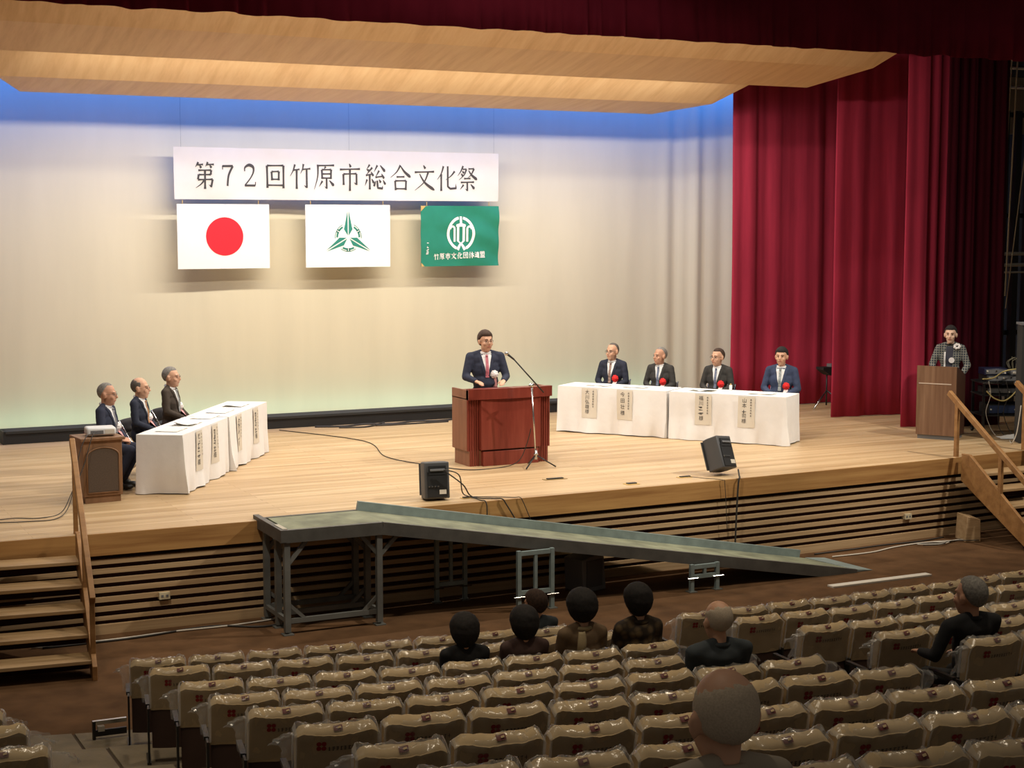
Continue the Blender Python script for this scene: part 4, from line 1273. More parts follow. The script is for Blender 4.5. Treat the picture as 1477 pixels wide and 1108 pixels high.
o = mb.build('cable_bundle', mat('bundle_olive', (.16, .14, .09), .8), None, True); o.location = (16.62, 17.78, HS); o.rotation_euler = (0, 0, R(-25)); tag(o, 'bushy bundle of cable ends on top of the small receiver', 'cable')
Mg = Matrix.Translation((16.62, 17.78, HS)) @ Matrix.Rotation(R(-25), 4, 'Z')
cable('patch_cable', [Mg @ Vector(p) for p in ((-.06, -.11, .84), (.10, -.12, .86), (.25, -.11, .95), (.45, -.07, .98), (.60, .025, .925))], .010, M_cabley, 'yellow cable arching over the front of the audio mixer')
cable('patch_cable', [Mg @ Vector(p) for p in ((.72, -.03, .90), (.70, -.10, .80), (.50, -.12, .72), (.36, -.13, .58), (.25, -.12, .52), (.12, -.1, .56), (.02, -.06, .66))], .010, M_cabley, 'yellow cable sagging in front of the rack shelves')
for k in range(6):
    x = .05 + .13 * k
    cable('patch_cable', [Mg @ Vector(p) for p in ((x, -.062, .80), (x + .03, -.066, .6), (x - .03 + .05 * (k % 2), -.064, .35), (x + .04, -.07, .12), (x + .1, -.13, .012))], .006, (M_cable, M_cablew)[k % 3 == 0], 'thin cable hanging down the front of the audio rack', group='cables hanging on the audio rack')
mb = MB(); mb.grid(lambda u, v: tuple(Mg @ Vector((.12 + .68 * u, -.50 + .30 * v, .01 + .06 * math.sin(math.pi * u) * math.sin(math.pi * v) + .01 * noise.noise(Vector((u * 6, v * 4, 2)))))), 14, 6)
o = mb.build('plastic_bag', M_paper, None, True, fix=False); tag(o, 'white plastic bag lying on the floor under the audio rack', 'bag')
# black sign panel at the stage edge
root = thing('sign_panel', 'tall black panel with a yellow-green character by the stage steps', 'panel', (16.44, 16.86, HS), R(-30))
mb = MB(); mb.box((0, 0, 0), (.70, .28, 1.68)); mb.build('board', M_blackf, root, bevel=.004)
mb = MB(); mb.box((-.015, -.015, 1.68), (.715, .295, 1.71)); mb.build('cap', M_spkg, root)
mb = MB(); mb.tube(ccurve([(.15, -.004, 1.56), (.10, -.004, 1.50), (.10, -.004, 1.38), (.06, -.004, 1.30)], 5), .016, 6); mb.bar((.12, -.004, 1.57), (.24, -.004, 1.58), .008, .03); mb.build('painted_mark', mat('mark_lime', (.55, .60, .08), .6), root, True)
cable('white_cord', [(16.40, 16.80, HS + .55), (16.36, 16.78, HS + .4), (16.33, 16.8, HS + .15), (16.30, 16.85, HS + .012), (16.5, 17.1, HS + .012)], .008, M_cablew, 'white cord hanging beside the tall black panel')

# tripod stand by the curtain
root = thing('tripod_stand', 'dark tripod stand with a small shelf between two red curtains', 'stand', (16.72, 21.62, HS))
mb = MB(); mb.cyl((0, 0, .05), (0, 0, .62), .014, n=8); mb.build('pole', M_metald, root, True)
for a in (200, 320, 80):
    mb = MB(); mb.cyl((0, 0, .30), (.38 * math.cos(R(a)), .38 * math.sin(R(a)), .012), .013, n=6); mb.build('leg', M_chrome if a == 200 else M_metald, root, True)
mb = MB(); mb.prism([(-.15, .66), (.0, .56), (.02, .56), (.20, .66), (.20, .70), (-.15, .70)], -.10, .10, Matrix(((1, 0, 0, 0), (0, 0, 1, 0), (0, 1, 0, 0), (0, 0, 0, 1)))); mb.build('shelf', M_black, root)
mb = MB(); mb.box((.04, -.06, .70), (.16, .06, .75)); mb.build('small_box', M_spkg, root)


# ================================================================== PEOPLE
def remesh(mb, voxel, smooth=6, mat_=None, name='body'):
    me = bpy.data.meshes.new(name); me.from_pydata(mb.v, [], mb.f)
    bm = bmesh.new(); bm.from_mesh(me); bmesh.ops.recalc_face_normals(bm, faces=bm.faces); bm.to_mesh(me); bm.free()
    o = bpy.data.objects.new(name, me); COL.objects.link(o)
    md = o.modifiers.new('r', 'REMESH'); md.mode = 'VOXEL'; md.voxel_size = voxel
    ms = o.modifiers.new('s', 'SMOOTH'); ms.iterations = smooth; ms.factor = 0.5
    dg = bpy.context.evaluated_depsgraph_get(); dg.update()
    out = bpy.data.meshes.new_from_object(o.evaluated_get(dg))
    bpy.data.objects.remove(o); bpy.data.meshes.remove(me)
    out.materials.clear()
    if mat_:
        out.materials.append(mat_)
    out.polygons.foreach_set('use_smooth', [True] * len(out.polygons))
    return out


def add_blob(mb, M, c, r, n=12):
    mb.sphere(M @ Vector(c), r, n, 8, M.to_3x3())


def add_caps(mb, M, a, b, r0, r1, n=8):
    s = M.to_scale().x
    mb.caps(M @ Vector(a), M @ Vector(b), r0 * s, r1 * s, n)


def head_blobs(mb, M, woman=False):
    add_blob(mb, M, (0, .015, .030), (.077, .096, .092), 16)
    add_blob(mb, M, (0, -.030, -.040), (.062 if not woman else .057, .066, .082), 14)
    add_blob(mb, M, (0, -.058, -.095), (.030, .028, .024))
    add_blob(mb, M, (0, -.02, -.075), (.055 if not woman else .048, .055, .045))
    add_caps(mb, M, (0, -.092, .012), (0, -.108, -.026), .008, .0145)
    add_caps(mb, M, (-.040, -.076, .026), (.040, -.076, .026), .011, .011)
    for s in (-1, 1):
        add_blob(mb, M, (s * .040, -.066, -.030), (.024, .022, .022))
        add_blob(mb, M, (s * .079, .008, -.012), (.012, .022, .034))
        add_blob(mb, M, (s * .084, .016, .004), (.010, .014, .018))
    add_caps(mb, M, (-.020, -.086, -.060), (.020, -.086, -.060), .009, .009)


def hair_shell(M, style, seed, m, parent):
    """ellipsoid that stands proud of the skull only where hair grows"""
    nu, nv = 40, 28
    mb = MB(); c = Vector((0, .015, .030)); rad = Vector((.077, .096, .092))

    def grow(d):
        x, y, z = d
        if style == 'short':
            front = z - (0.62 if y < -.35 else 0.62 - (y + .35) * 1.7)
            g = min(front, (y + .60) * 1.6 + max(0, z) * 2.2)
            return g, .075
        if style == 'full':
            front = z - (0.36 if y < -.50 else 0.36 - (y + .50) * 1.5)
            return min(front, y + .82 + max(0, z)), .16
        if style == 'side':           # balding: only sides and back
            g = min(0.42 - z + max(0, y) * .55, (y + .35) * 1.5, z + 0.62 + max(0, y) * .4)
            g += .16 * noise.noise(Vector((x * 7, y * 7, z * 7 + seed))) + .10 * noise.noise(Vector((x * 19, y * 19, z * 19)))
            return g, .018
        if style == 'buzz':           # thin short hair, high forehead
            g = min(z - (0.80 if y < -.25 else 0.80 - (y + .25) * 2.0), 1)
            return g, .035
        if style == 'round':          # full bob, covers ears and nape
            return min(z - (0.30 if y < -.55 else 0.30 - (y + .55) * 2.4), 1), .26
        if style == 'bowl':
            return min(z - (0.30 if y < -.55 else 0.30 - (y + .55) * 1.9), 1), .17
        if style == 'tied':
            return min(z - (0.44 if y < -.5 else 0.44 - (y + .5) * 1.7), (y + .86) + max(0, z) * .3), .12
        return 0, 0

    def P(t, p):
        d = Vector((math.sin(t) * math.cos(p), math.sin(t) * math.sin(p), math.cos(t)))
        g, th = grow(d)
        k = max(-1, min(1, g / 0.16))
        k = k * th if k > 0 else k * .12
        k += (0.016 * noise.noise(d * 9 + Vector((seed, 0, 0))) + .010 * noise.noise(d * 22 + Vector((seed, 3, 0)))) if k > 0 else 0
        q = Vector((d.x * rad.x, d.y * rad.y, d.z * rad.z)) * (1 + k)
        if style in ('round', 'bowl') and k > 0:
            q.x *= 1.10 + .05 * noise.noise(d * 4 + Vector((seed, 1, 2))); q.y *= 1.05 + .05 * noise.noise(d * 5 + Vector((seed, 7, 2)))
            if d.z > 0:
                q.z *= .93
        if style in ('round', 'bowl') and d.z < 0 and k > 0:
            q.z *= 1.15 if style == 'round' else 1.30; q.y += .008
        return M @ (c + q)
    vs = [P(0, 0)]
    for i in range(1, nv):
        for j in range(nu):
            vs.append(P(math.pi * i / nv, 2 * math.pi * j / nu))
    vs.append(P(math.pi, 0))
    fs = [(0, 1 + j, 1 + (j + 1) % nu) for j in range(nu)]
    for i in range(nv - 2):
        a = 1 + i * nu
        fs += [(a + j, a + nu + j, a + nu + (j + 1) % nu, a + (j + 1) % nu) for j in range(nu)]
    l = len(vs) - 1; a = 1 + (nv - 2) * nu
    fs += [(l, a + (j + 1) % nu, a + j) for j in range(nu)]
    mb.add(vs, fs)
    return mb.build('hair', m, parent, True)


def hand_blobs(mb, wrist, d, up, side, curl=0.5, s=1.0):
    """palm and five fingers; d = pointing direction, up = back of the hand, side = thumb side"""
    d = Vector(d).normalized(); up = (Vector(up) - d * Vector(up).dot(d)).normalized(); sd = d.cross(up) * side
    w = Vector(wrist)
    for k in range(4):
        off = (k - 1.5) * .019 * s
        a = w + d * .01 * s + sd * off * .7; b = w + d * (.085 - .006 * abs(k - 1.2)) * s + sd * off
        mb.caps(a, b, .016 * s, .0125 * s, 7)
        L = (.070, .078, .072, .055)[k] * s
        m1 = b + d * L * .5 * math.cos(curl * .6) - up * L * .5 * math.sin(curl * .6)
        m2 = m1 + d * L * .5 * math.cos(curl * 1.5) - up * L * .5 * math.sin(curl * 1.5)
        mb.caps(b, m1, .0100 * s, .0092 * s, 6); mb.caps(m1, m2, .0092 * s, .0080 * s, 6)
    t0 = w + d * .025 * s - sd * .026 * s; t1 = t0 + (d * .6 - sd * .7 - up * .2).normalized() * .040 * s; t2 = t1 + (d * .95 - sd * .15 - up * .3).normalized() * .034 * s
    mb.caps(t0, t1, .0135 * s, .0110 * s, 6); mb.caps(t1, t2, .0110 * s, .0090 * s, 6)


def person(label, loc, rz, head_top, pose='sit', head_yaw=0, head_pitch=0, lean=0.0, jacket=None, trousers=None, skin=None, hair='short', hair_m=None,
           tie=None, glasses=False, rosette=None, woman=False, arms=None, face=True, seat=0.45, voxel=.0095, group=None, hs=1.09, tilt=0, shirt=True, shoulder=1.0, build_=1.0, collar=None, legs=True, foot=.16):
    skin = skin or M_skin; hair_m = hair_m or M_hairg
    root = thing('person', label, 'person', loc, rz, group)
    if pose == 'sit':
        hz = seat + .09; s = (head_top - hz) / .815
    else:
        s = head_top / 1.675; hz = .862 * s
    s3 = s
    b = build_
    Lr = Matrix.Rotation(lean, 4, 'X')                       # lean > 0 tips the chest forward (-Y)
    T = Matrix.Translation((0, 0, hz)) @ Lr @ Matrix.Scale(s3, 4)

    def W(p):
        return T @ Vector(p)
    Mh = Matrix.Translation(W((0, -.018, .668))) @ Matrix.Rotation(head_yaw, 4, 'Z') @ Matrix.Rotation(tilt, 4, 'Y') @ Matrix.Rotation(head_pitch, 4, 'X') @ Matrix.Scale(hs, 4)
    shw = .185 * shoulder * (0.9 if woman else 1)
    # default arm targets in chest space
    if arms is None:
        arms = 'lap' if pose == 'sit' else 'desk'
    if arms == 'lap':
        A = {sg: ((sg * .255, -.03, .19), (sg * .075, -.235, .075)) for sg in (-1, 1)}
    elif arms == 'desk':
        A = {sg: ((sg * .265, -.03, .20), (sg * .190, -.22, .05)) for sg in (-1, 1)}
    elif arms == 'down':
        A = {sg: ((sg * .25, .0, .19), (sg * .22, -.12, -.02)) for sg in (-1, 1)}
    else:
        A = arms
    # ---- body (one continuous skin surface)
    mb = MB(); head_blobs(mb, Mh, woman)
    mb.caps(W((0, .018, .47)), Mh @ Vector((0, .02, -.055)), .056 * s, .052 * s, 12)
    add_blob(mb, T, (0, .0, .36), (.135, .085, .13)); add_blob(mb, T, (0, 0, .14), (.12, .085, .16)); add_blob(mb, T, (0, 0, 0), (.14, .10, .10))
    for sg in (-1, 1):
        sh = W((sg * shw, .012, .462)); el = W(A[sg][0]); wr = W(A[sg][1])
        mb.caps(W((0, .01, .45)), sh, .045 * s, .042 * s); mb.caps(sh, el, .040 * s, .034 * s); mb.caps(el, wr, .033 * s, .025 * s)
        dd = (wr - el).normalized()
        if arms == 'lap':
            hand_blobs(mb, wr, (-sg * .75, -.55, -.15), (0, -.3, 1), 1 if sg < 0 else -1, 0.9, s)
        else:
            hand_blobs(mb, wr, (dd.x * .4 - sg * .25, -1, -.12), (0, 0, 1), 1 if sg < 0 else -1, 0.45, s)
    if pose == 'sit':
        K = {sg: Vector((sg * .11, -.37 * s, seat + .05)) for sg in (-1, 1)}
        An = {sg: Vector((sg * .11, -foot * s, .09)) for sg in (-1, 1)}
        H = {sg: Vector((sg * .085 * s, 0, hz - .01)) for sg in (-1, 1)}
    else:
        K = {sg: Vector((sg * .095, -.01, .47 * s)) for sg in (-1, 1)}
        An = {sg: Vector((sg * .10, .02, .09)) for sg in (-1, 1)}
        H = {sg: Vector((sg * .085 * s, 0, hz - .02)) for sg in (-1, 1)}
    if legs:
        for sg in (-1, 1):
            mb.caps(H[sg], K[sg], .070 * s, .050 * s); mb.caps(K[sg], An[sg], .048 * s, .034 * s)
    me = remesh(mb, voxel, 4, skin, 'body'); link('body', me, root)
    # ---- jacket
    mj = MB()
    bw = b * (0.92 if woman else 1)
    add_blob(mj, T, (0, .0, -.01), (.180 * bw, .135 * b, .13)); add_blob(mj, T, (0, -.008, .13), (.168 * bw, .132 * b, .15))
    add_blob(mj, T, (0, 0, .29), (.182 * bw, .128 * b, .17)); add_blob(mj, T, (0, .012, .42), (.180 * bw * shoulder, .108, .105))
    for sg in (-1, 1):
        sh = W((sg * shw, .014, .458)); el = W(A[sg][0]); wr = W(A[sg][1]); el2 = el
        mj.caps(W((sg * .055, .026, .515)), sh, .046 * s, .060 * s); mj.caps(W((0, .02, .40)), sh, .07 * s, .060 * s)
        mj.caps(sh, el2, .064 * s * b, .054 * s); mj.caps(el2, el2.lerp(wr, .88), .053 * s, .041 * s)
    for k in range(10):                       # cloth wrinkles at the elbows and waist
        pass
    mej = remesh(mj, voxel * 1.25, 5, jacket, 'jacket')
    rr = random.Random(label)
    for v in mej.vertices:
        q = v.co * 1.0
        v.co += Vector((0, 1, .3)) * (.006 * noise.noise(Vector((q.x * 9, q.y * 9, q.z * 20 + len(label)))))
    link('jacket', mej, root)
    bv = BVHTree.FromPolygons([v.co.copy() for v in mej.vertices], [tuple(p.vertices) for p in mej.polygons])

    def front(x, z, off):
        o_ = W((x, -.6, z)); d = (W((x, .3, z)) - o_).normalized()
        h = bv.ray_cast(o_, d)
        p = h[0] if h[0] else W((x, -.06, z))
        return p - d * off

    def patch(name, m, zt, zb, wt, wb, off, nx=6, nz=10, xc=lambda v: 0, pa=None):
        mb_ = MB()
        mb_.grid(lambda u, v: front(xc(v) + (u - .5) * 2 * (wt + (wb - wt) * v), zt + (zb - zt) * v, off), nx, nz)
        return mb_.build(name, m, pa or root, True, fix=False)
    if face and shirt:
        vb = .17 if pose == 'sit' else .20
        sh_o = patch('shirt', M_shirt, .505, vb, .072, .004, .004)
        if tie:
            patch('tie', tie, .480, vb - .005, .017, .024, .011)
            kn = front(0, .478, .018); m_ = MB(); m_.sphere(kn, (.018 * s, .014 * s, .016 * s), 8, 6); m_.build('tie_knot', tie, root, True)
        for sg in (-1, 1):
            patch('lapel', jacket, .50, vb, .020, .012, .010, 4, 10, xc=lambda v, sg=sg: sg * (.086 * (1 - v) + .016))
        # collar
        m_ = MB(); cpts = []
        for k in range(17):
            a = 2 * math.pi * k / 16
            cpts.append(W((.064 * math.sin(a), .012 - .064 * math.cos(a), .525 - .022 * math.cos(a))))
        m_.tube(cpts, .018 * s, 6); m_.build('shirt_collar', M_shirt, root, True)
    elif collar:
        m_ = MB(); cpts = [W((.066 * math.sin(2 * math.pi * k / 16), .016 - .062 * math.cos(2 * math.pi * k / 16), .508)) for k in range(17)]
        m_.tube(cpts, .020 * s, 6); m_.build('collar', collar, root, True)
    # ---- trousers and shoes
    if legs:
        mt = MB(); tm = trousers or jacket
        mt.sphere(Vector((0, 0, hz - .03)), (.165 * s * bw, .13 * s, .11 * s))
        for sg in (-1, 1):
            mt.caps(H[sg], K[sg], .088 * s, .068 * s); mt.caps(K[sg], An[sg] + Vector((0, 0, .0)), .066 * s, .052 * s)
        link('trousers', remesh(mt, voxel * 1.5, 4, tm, 'trousers'), root)
        for sg in (-1, 1):
            m_ = MB(); a = An[sg]
            m_.sphere((a.x, a.y - .02, .055), (.045, .07, .053), 10, 8); m_.sphere((a.x, a.y - .12, .038), (.046, .09, .036), 10, 8)
            link('shoe', remesh(m_, .012, 3, M_shoe, 'shoe'), root)
    # ---- head details
    hair_shell(Mh, hair, len(label) * 1.7, hair_m, root)
    if woman and hair == 'tied':
        m_ = MB(); m_.sphere(Mh @ Vector((0, .125, .02)), .035, 10, 8); m_.build('hair_bun', hair_m, root, True)
    if face:
        for sg in (-1, 1):
            m_ = MB(); add_blob(m_, Mh, (sg * .031, -.0835, .004), (.0115, .008, .0048), 10); m_.build('eye', M_eye, root, True)
            m_ = MB(); m_.tube([Mh @ Vector(p) for p in ((sg * .014, -.0905, .024), (sg * .031, -.0895, .030), (sg * .048, -.0775, .025))], .0034 * s, 5); m_.build('eyebrow', hair_m, root, True)
        m_ = MB(); m_.tube([Mh @ Vector(p) for p in ((-.021, -.0885, -.060), (0, -.0965, -.058), (.021, -.0885, -.060))], .0052 * s, 6); m_.build('mouth', M_lip, root, True)
    if glasses:
        g = bpy.data.objects.new('glasses', None)
        bpy.data.objects.remove(g)
        m_ = MB()
        for sg in (-1, 1):
            m_.tube([Mh @ Vector((sg * .032 + .024 * math.cos(a), -.103 + .012 * (abs(sg * .032 + .024 * math.cos(a)) / .056) ** 2, .002 + .016 * math.sin(a))) for a in [2 * math.pi * k / 14 for k in range(15)]], .0019, 5)
            m_.tube([Mh @ Vector(p) for p in ((sg * .057, -.092, .008), (sg * .076, -.05, .008), (sg * .082, .01, .004))], .0021, 5)
        m_.tube([Mh @ Vector((-.009, -.104, .004)), Mh @ Vector((0, -.106, .007)), Mh @ Vector((.009, -.104, .004))], .0019, 5)
        m_.build('glasses', glasses, root, True)
    if rosette:
        c = front(.095, .235, .02); col = rosette
        m_ = MB()
        for ring_, (rr_, nn, yo) in enumerate(((.046, 9, 0), (.030, 7, -.012), (.012, 3, -.022))):
            for k in range(nn):
                a = 2 * math.pi * k / nn + ring_
                m_.sphere(c + Vector((rr_ * math.cos(a) * .8, yo, rr_ * math.sin(a) * .8)), (.021, .014, .021), 8, 6)
        m_.build('rosette', col, root, True)
        m_ = MB()
        f0 = front(.095, .19, .012); f1 = front(.100, .07, .012)
        for dx in (-.014, .014):
            m_.add([f0 + Vector((dx - .016, 0, 0)), f0 + Vector((dx + .016, 0, 0)), f1 + Vector((dx * 1.5 + .018, 0, 0)), f1 + Vector((dx * 1.5 - .018, 0, 0))], [(0, 1, 2, 3)])
        m_.build('ribbon', M_rosp if col is not M_rosr else mat('ribbon_white', (.80, .62, .60), .8), root)
    return root


def folding_chair(loc, rz, label, group):
    root = thing('folding_chair', label, 'chair', loc, rz, group)
    M_pad = mat('chair_pad', (.05, .045, .05), .7)
    mb = MB(); mb.box((-.20, -.20, .335), (.20, .20, .368)); mb.build('seat', M_pad, root, bevel=.012)
    mb = MB(); mb.grid(lambda u, v: (-.21 + .42 * u, .185 + .02 * v - .03 * (2 * u - 1) ** 2, .52 + .17 * v), 8, 3)
    o = mb.build('backrest', M_pad, root, True, fix=False); md = o.modifiers.new('t', 'SOLIDIFY'); md.thickness = .025
    for s in (-1, 1):
        mb = MB(); mb.cyl((s * .215, .19, .70), (s * .215, -.22, .0), .011, n=8); mb.build('leg', M_chrome, root, True)
        mb = MB(); mb.cyl((s * .195, -.17, .34), (s * .195, .24, .0), .011, n=8); mb.build('leg', M_chrome, root, True)
    mb = MB(); mb.cyl((-.215, -.10, .20), (.215, -.10, .20), .008, n=6); mb.build('crossbar', M_chrome, root, True)
    return root


T_grey = mat('tie_grey', (.20, .20, .22), .6, noise_s=40, noise_amt=.4)
T_orange = mat('tie_orange', (.42, .21, .09), .6, noise_s=40, noise_amt=.3)
T_silver = mat('tie_silver', (.30, .33, .33), .6, noise_s=40, noise_amt=.4)
T_pink = mat('tie_pink', (.50, .14, .18), .6, noise_s=40, noise_amt=.2)
T_stripe = mat('tie_stripe', (.30, .20, .16), .6, noise_s=50, noise_amt=.6)
T_blue = mat('tie_blue', (.14, .17, .25), .6, noise_s=40, noise_amt=.3)
G_brown = mat('glasses_brown', (.16, .06, .03), .4)
G_metal = mat('glasses_metal', (.16, .14, .12), .35, .6)


def face_dir(dx, dy):
    return math.atan2(dx, -dy)       # rotation so that local -Y points along (dx,dy)


# left-hand guests (face across the table toward the stage centre)
fl = face_dir(.832, -.555)
GR = 'chairs behind the projector-side guest table'
for (x, y, ht, lab, kw) in (
    (4.00, 18.78, 1.245, 'seated man in navy suit next to the projector, hands folded, wearing thin glasses', dict(jacket=M_navy, tie=T_grey, glasses=G_metal, hair='buzz', hair_m=M_hairg, skin=M_skin3, head_yaw=.10, head_pitch=.06)),
    (4.59, 19.62, 1.205, 'seated man in dark suit with orange tie, middle of the projector-side guests', dict(jacket=M_navy2, tie=T_orange, glasses=G_brown, hair='side', hair_m=M_hairdg, skin=M_skin, head_yaw=.12, head_pitch=.0)),
    (5.22, 20.56, 1.24, 'seated man in brown-black suit with silver tie, nearest the backcloth', dict(jacket=M_brown, tie=T_silver, glasses=G_brown, hair='short', hair_m=M_hairg, skin=M_skin, head_yaw=.0, head_pitch=-.02))):
    ax = Vector((.035, -.017))
    person(lab, (x + ax.x, y + ax.y, HS), fl, ht, seat=.42, rosette=M_rosw, **kw)
    folding_chair((x + ax.x, y + ax.y, HS), fl, 'black padded folding chair under a guest at the projector-side table', GR)

# right-hand guests
frr = face_dir(-.811, -.585)
GR = 'chairs behind the curtain-side guest table'
for (x, y, ht, lab, kw) in (
    (12.33, 21.27, 1.275, 'seated man in navy suit with striped tie, nearest the podium', dict(jacket=M_navy2, tie=T_stripe, glasses=G_metal, hair='buzz', hair_m=M_hairdg, skin=M_skin, head_yaw=-.25)),
    (12.79, 20.62, 1.23, 'seated man in charcoal suit with blue tie and no glasses, second from the podium', dict(jacket=M_char, tie=T_blue, hair='buzz', hair_m=M_hairg, skin=M_skin3, head_yaw=-.5)),
    (13.34, 19.88, 1.25, 'seated man in black suit with glasses and dark hair, third from the podium', dict(jacket=M_char, tie=T_blue, glasses=G_metal, hair='short', hair_m=M_hairbr, skin=M_skin, head_yaw=-.35)),
    (13.92, 19.08, 1.31, 'seated man in bright blue suit with full black hair beside the curtain', dict(jacket=M_bluej, tie=T_silver, hair='full', hair_m=M_hairb, skin=M_skin, head_yaw=.0))):
    ax = Vector((.811, .585)) * .03
    person(lab, (x + ax.x, y + ax.y, HS), frr + (.1 if x > 13.5 else .0), ht, seat=.42, rosette=M_rosr, **kw)
    folding_chair((x + ax.x, y + ax.y, HS), frr, 'black padded folding chair under a guest at the curtain-side table', GR)
o = thing('water_bottle', 'small white-capped bottle at the end of the curtain-side guest table', 'bottle', on_table(PR0, DR, NR, 2.55, .50))
mb = MB(); mb.cyl((0, 0, 0), (0, 0, .08), .022, n=10); mb.build('body', M_proj, o, True, angle=40)
mb = MB(); mb.cyl((0, 0, .08), (0, 0, .10), .012, n=8); mb.build('cap', M_gold, o, True, angle=40)

# speaker at the podium
person('standing speaker in navy suit with pink tie behind the mahogany podium', (9.16, 19.17, HS), face_dir(-.25, -1), 1.69, pose='stand', jacket=M_navy, tie=T_pink, glasses=G_metal,
       hair='full', hair_m=M_hairbr, skin=M_skin, rosette=M_rosw, head_yaw=.25, shoulder=1.08, hs=1.15, build_=1.06,
       arms={-1: ((-.275, -.04, .20), (-.17, -.25, .155)), 1: ((.275, -.04, .20), (.19, -.25, .155))})
# emcee at the walnut lectern
em = person('standing person in checked tweed jacket with a white corsage behind the walnut lectern', (16.32, 18.18, HS), face_dir(-.74, -.67), 1.61, pose='stand', jacket=M_tweed, trousers=M_char,
            hair='tied', hair_m=M_hairb, skin=M_skin2, woman=True, shirt=False, collar=M_dark, hs=1.08, arms='desk')
for sub in list(em.children):
    if sub.name.startswith('jacket'):
        me = sub.data
        bv = BVHTree.FromPolygons([v.co.copy() for v in me.vertices], [tuple(p.vertices) for p in me.polygons])


def onfront(x, z, off=.006):
    h = bv.ray_cast(Vector((x, -1, z)), Vector((0, 1, 0)))
    return (h[0] if h[0] else Vector((x, -.1, z))) - Vector((0, off, 0))


mb = MB(); mb.grid(lambda u, v: onfront((u - .5) * 2 * (.055 - .01 * v), 1.30 - .36 * v), 5, 10); mb.build('blouse', mat('blouse_navy', (.03, .03, .045), .8), em, True, fix=False)
mb = MB(); mb.grid(lambda u, v: onfront(-.075 + .018 * u, 1.22 - .30 * v, .010), 2, 10); mb.build('white_trim', M_shirt, em, True, fix=False)
mb = MB()
for k in range(9):
    a = k * .9; mb.sphere(onfront(.10 + .035 * math.cos(a), 1.30 + .028 * math.sin(a), .02), (.022, .016, .02), 8, 6)
mb.build('corsage', M_rosw, em, True)
mb = MB(); p = onfront(.035, 1.10, .012); mb.cyl(p, p - Vector((0, .012, 0)), .042, n=18); mb.build('white_badge', M_rosw, em)

# ================================================================== SEATS
VAR = 3


def seat_profile(t):
    """cover cross-section: t 0 bottom of the back face -> 1 bottom of the front face; returns y,z"""
    pts = [(-.004, .395), (-.024, .50), (-.042, .585), (-.060, .672), (-.050, .680), (-.028, .692), (-.006, .700), (.012, .698), (.022, .675), (.030, .56), (.046, .40)]
    n = len(pts) - 1; k = min(int(t * n), n - 1); f = t * n - k
    return (pts[k][0] * (1 - f) + pts[k + 1][0] * f, pts[k][1] * (1 - f) + pts[k + 1][1] * f)


def seat_point(u, t, grow=0.0, hw=.204, seed=0, crumple=.0028):
    y, z = seat_profile(t)
    x = (u * 2 - 1)
    bulge = -.028 * (1 - x * x) + .012
    back = 1 if t < .62 else .75
    y += bulge * back
    e = max(0, (abs(x) - .80) / .20)
    hz = max(0, (z - .60) / .10)
    z -= .034 * e ** 2.0 * hz
    edge = max(0, 1 - abs(t - .33) / .13)          # rear rim of the top sags in the middle
    z -= .017 * (1 - abs(x) ** 2.4) * edge + .006 * (1 - x * x) * hz
    X = x * hw
    if grow:
        c = Vector((0, -.005, .5)); d = Vector((X * .25, (y - c.y), (z - c.z) * .6)); d.normalize()
        X += grow * (1.3 if abs(x) > .9 else .3) * (1 if x > 0 else -1) * (abs(x) > .5); y += d.y * grow; z += d.z * grow * .8
    nn = crumple * noise.noise(Vector((X * 14 + seed * 7, z * 16, y * 14))) + crumple * .7 * noise.noise(Vector((X * 34 + seed * 3, z * 30, y * 30)))
    amp = 1 + 1.8 * hz
    return (X, y + nn * .6 * amp, z + nn * amp)


ME = {'cover': [], 'plastic': [], 'plastic_l': [], 'plastic_r': []}
for sd in range(VAR):
    mb = MB(); mb.grid(lambda u, v: seat_point(u, v, 0, .204, sd), 22, 20)
    for u in (0, 1):     # close the sides
        n0 = len(mb.v)
        for k in range(21):
            mb.v.append(seat_point(u, k / 20, 0, .204, sd))
        mb.f.append(tuple(n0 + k for k in range(21)))
    me = mb.mesh('cloth_cover', M_seatc, True, True); sharp_by_angle(me, 27); ME['cover'].append(me)
    mb = MB()

    def pfn(u, v, sd=sd):
        p = seat_point(u, .02 + .96 * v, .006, .205, sd + 20, .008)
        e = max(0, (abs(2 * u - 1) - .88) / .12)
        return (p[0], p[1] - .012 * e * (1 if v < .5 else -1) + .006 * e * noise.noise(Vector((u * 50, v * 14, sd))), p[2] - .004 * e)
    mb.grid(pfn, 30, 22)
    me = mb.mesh('plastic_cover', M_plas, True, False); me.materials.append(M_plase)
    for q, pl_ in enumerate(me.polygons):
        col_ = q // 22
        if col_ < 1 or col_ >= 29:
            pl_.material_index = 1
    ME['plastic'].append(me)
for side, key in ((-1, 'plastic_l'), (1, 'plastic_r')):
    for sd in range(VAR):
        mb = MB()

        def flare(u, v, sd=sd, side=side):
            # loose end of the bag: from the back corner outward and forward
            t = .08 + .44 * v
            x0, y0, z0 = seat_point(0.0 if side < 0 else 1.0, t, .008, .205, sd, .006)
            out = (.045 + .075 * v ** 1.5 + .014 * sd) * u
            fwd = .03 * u + .02 * math.sin(9 * v + sd) * u
            w = .022 * noise.noise(Vector((u * 4, v * 7, sd * 4 + side)))
            return (x0 + side * (out + w * u), y0 + fwd + w * u, z0 - (.02 + .05 * v) * u * u + w * u)
        mb.grid(flare, 8, 12)
        ME[key].append(mb.mesh('plastic_flap', M_plasf, True, False))
# printed clover mark and line of print on the back face
mb = MB()


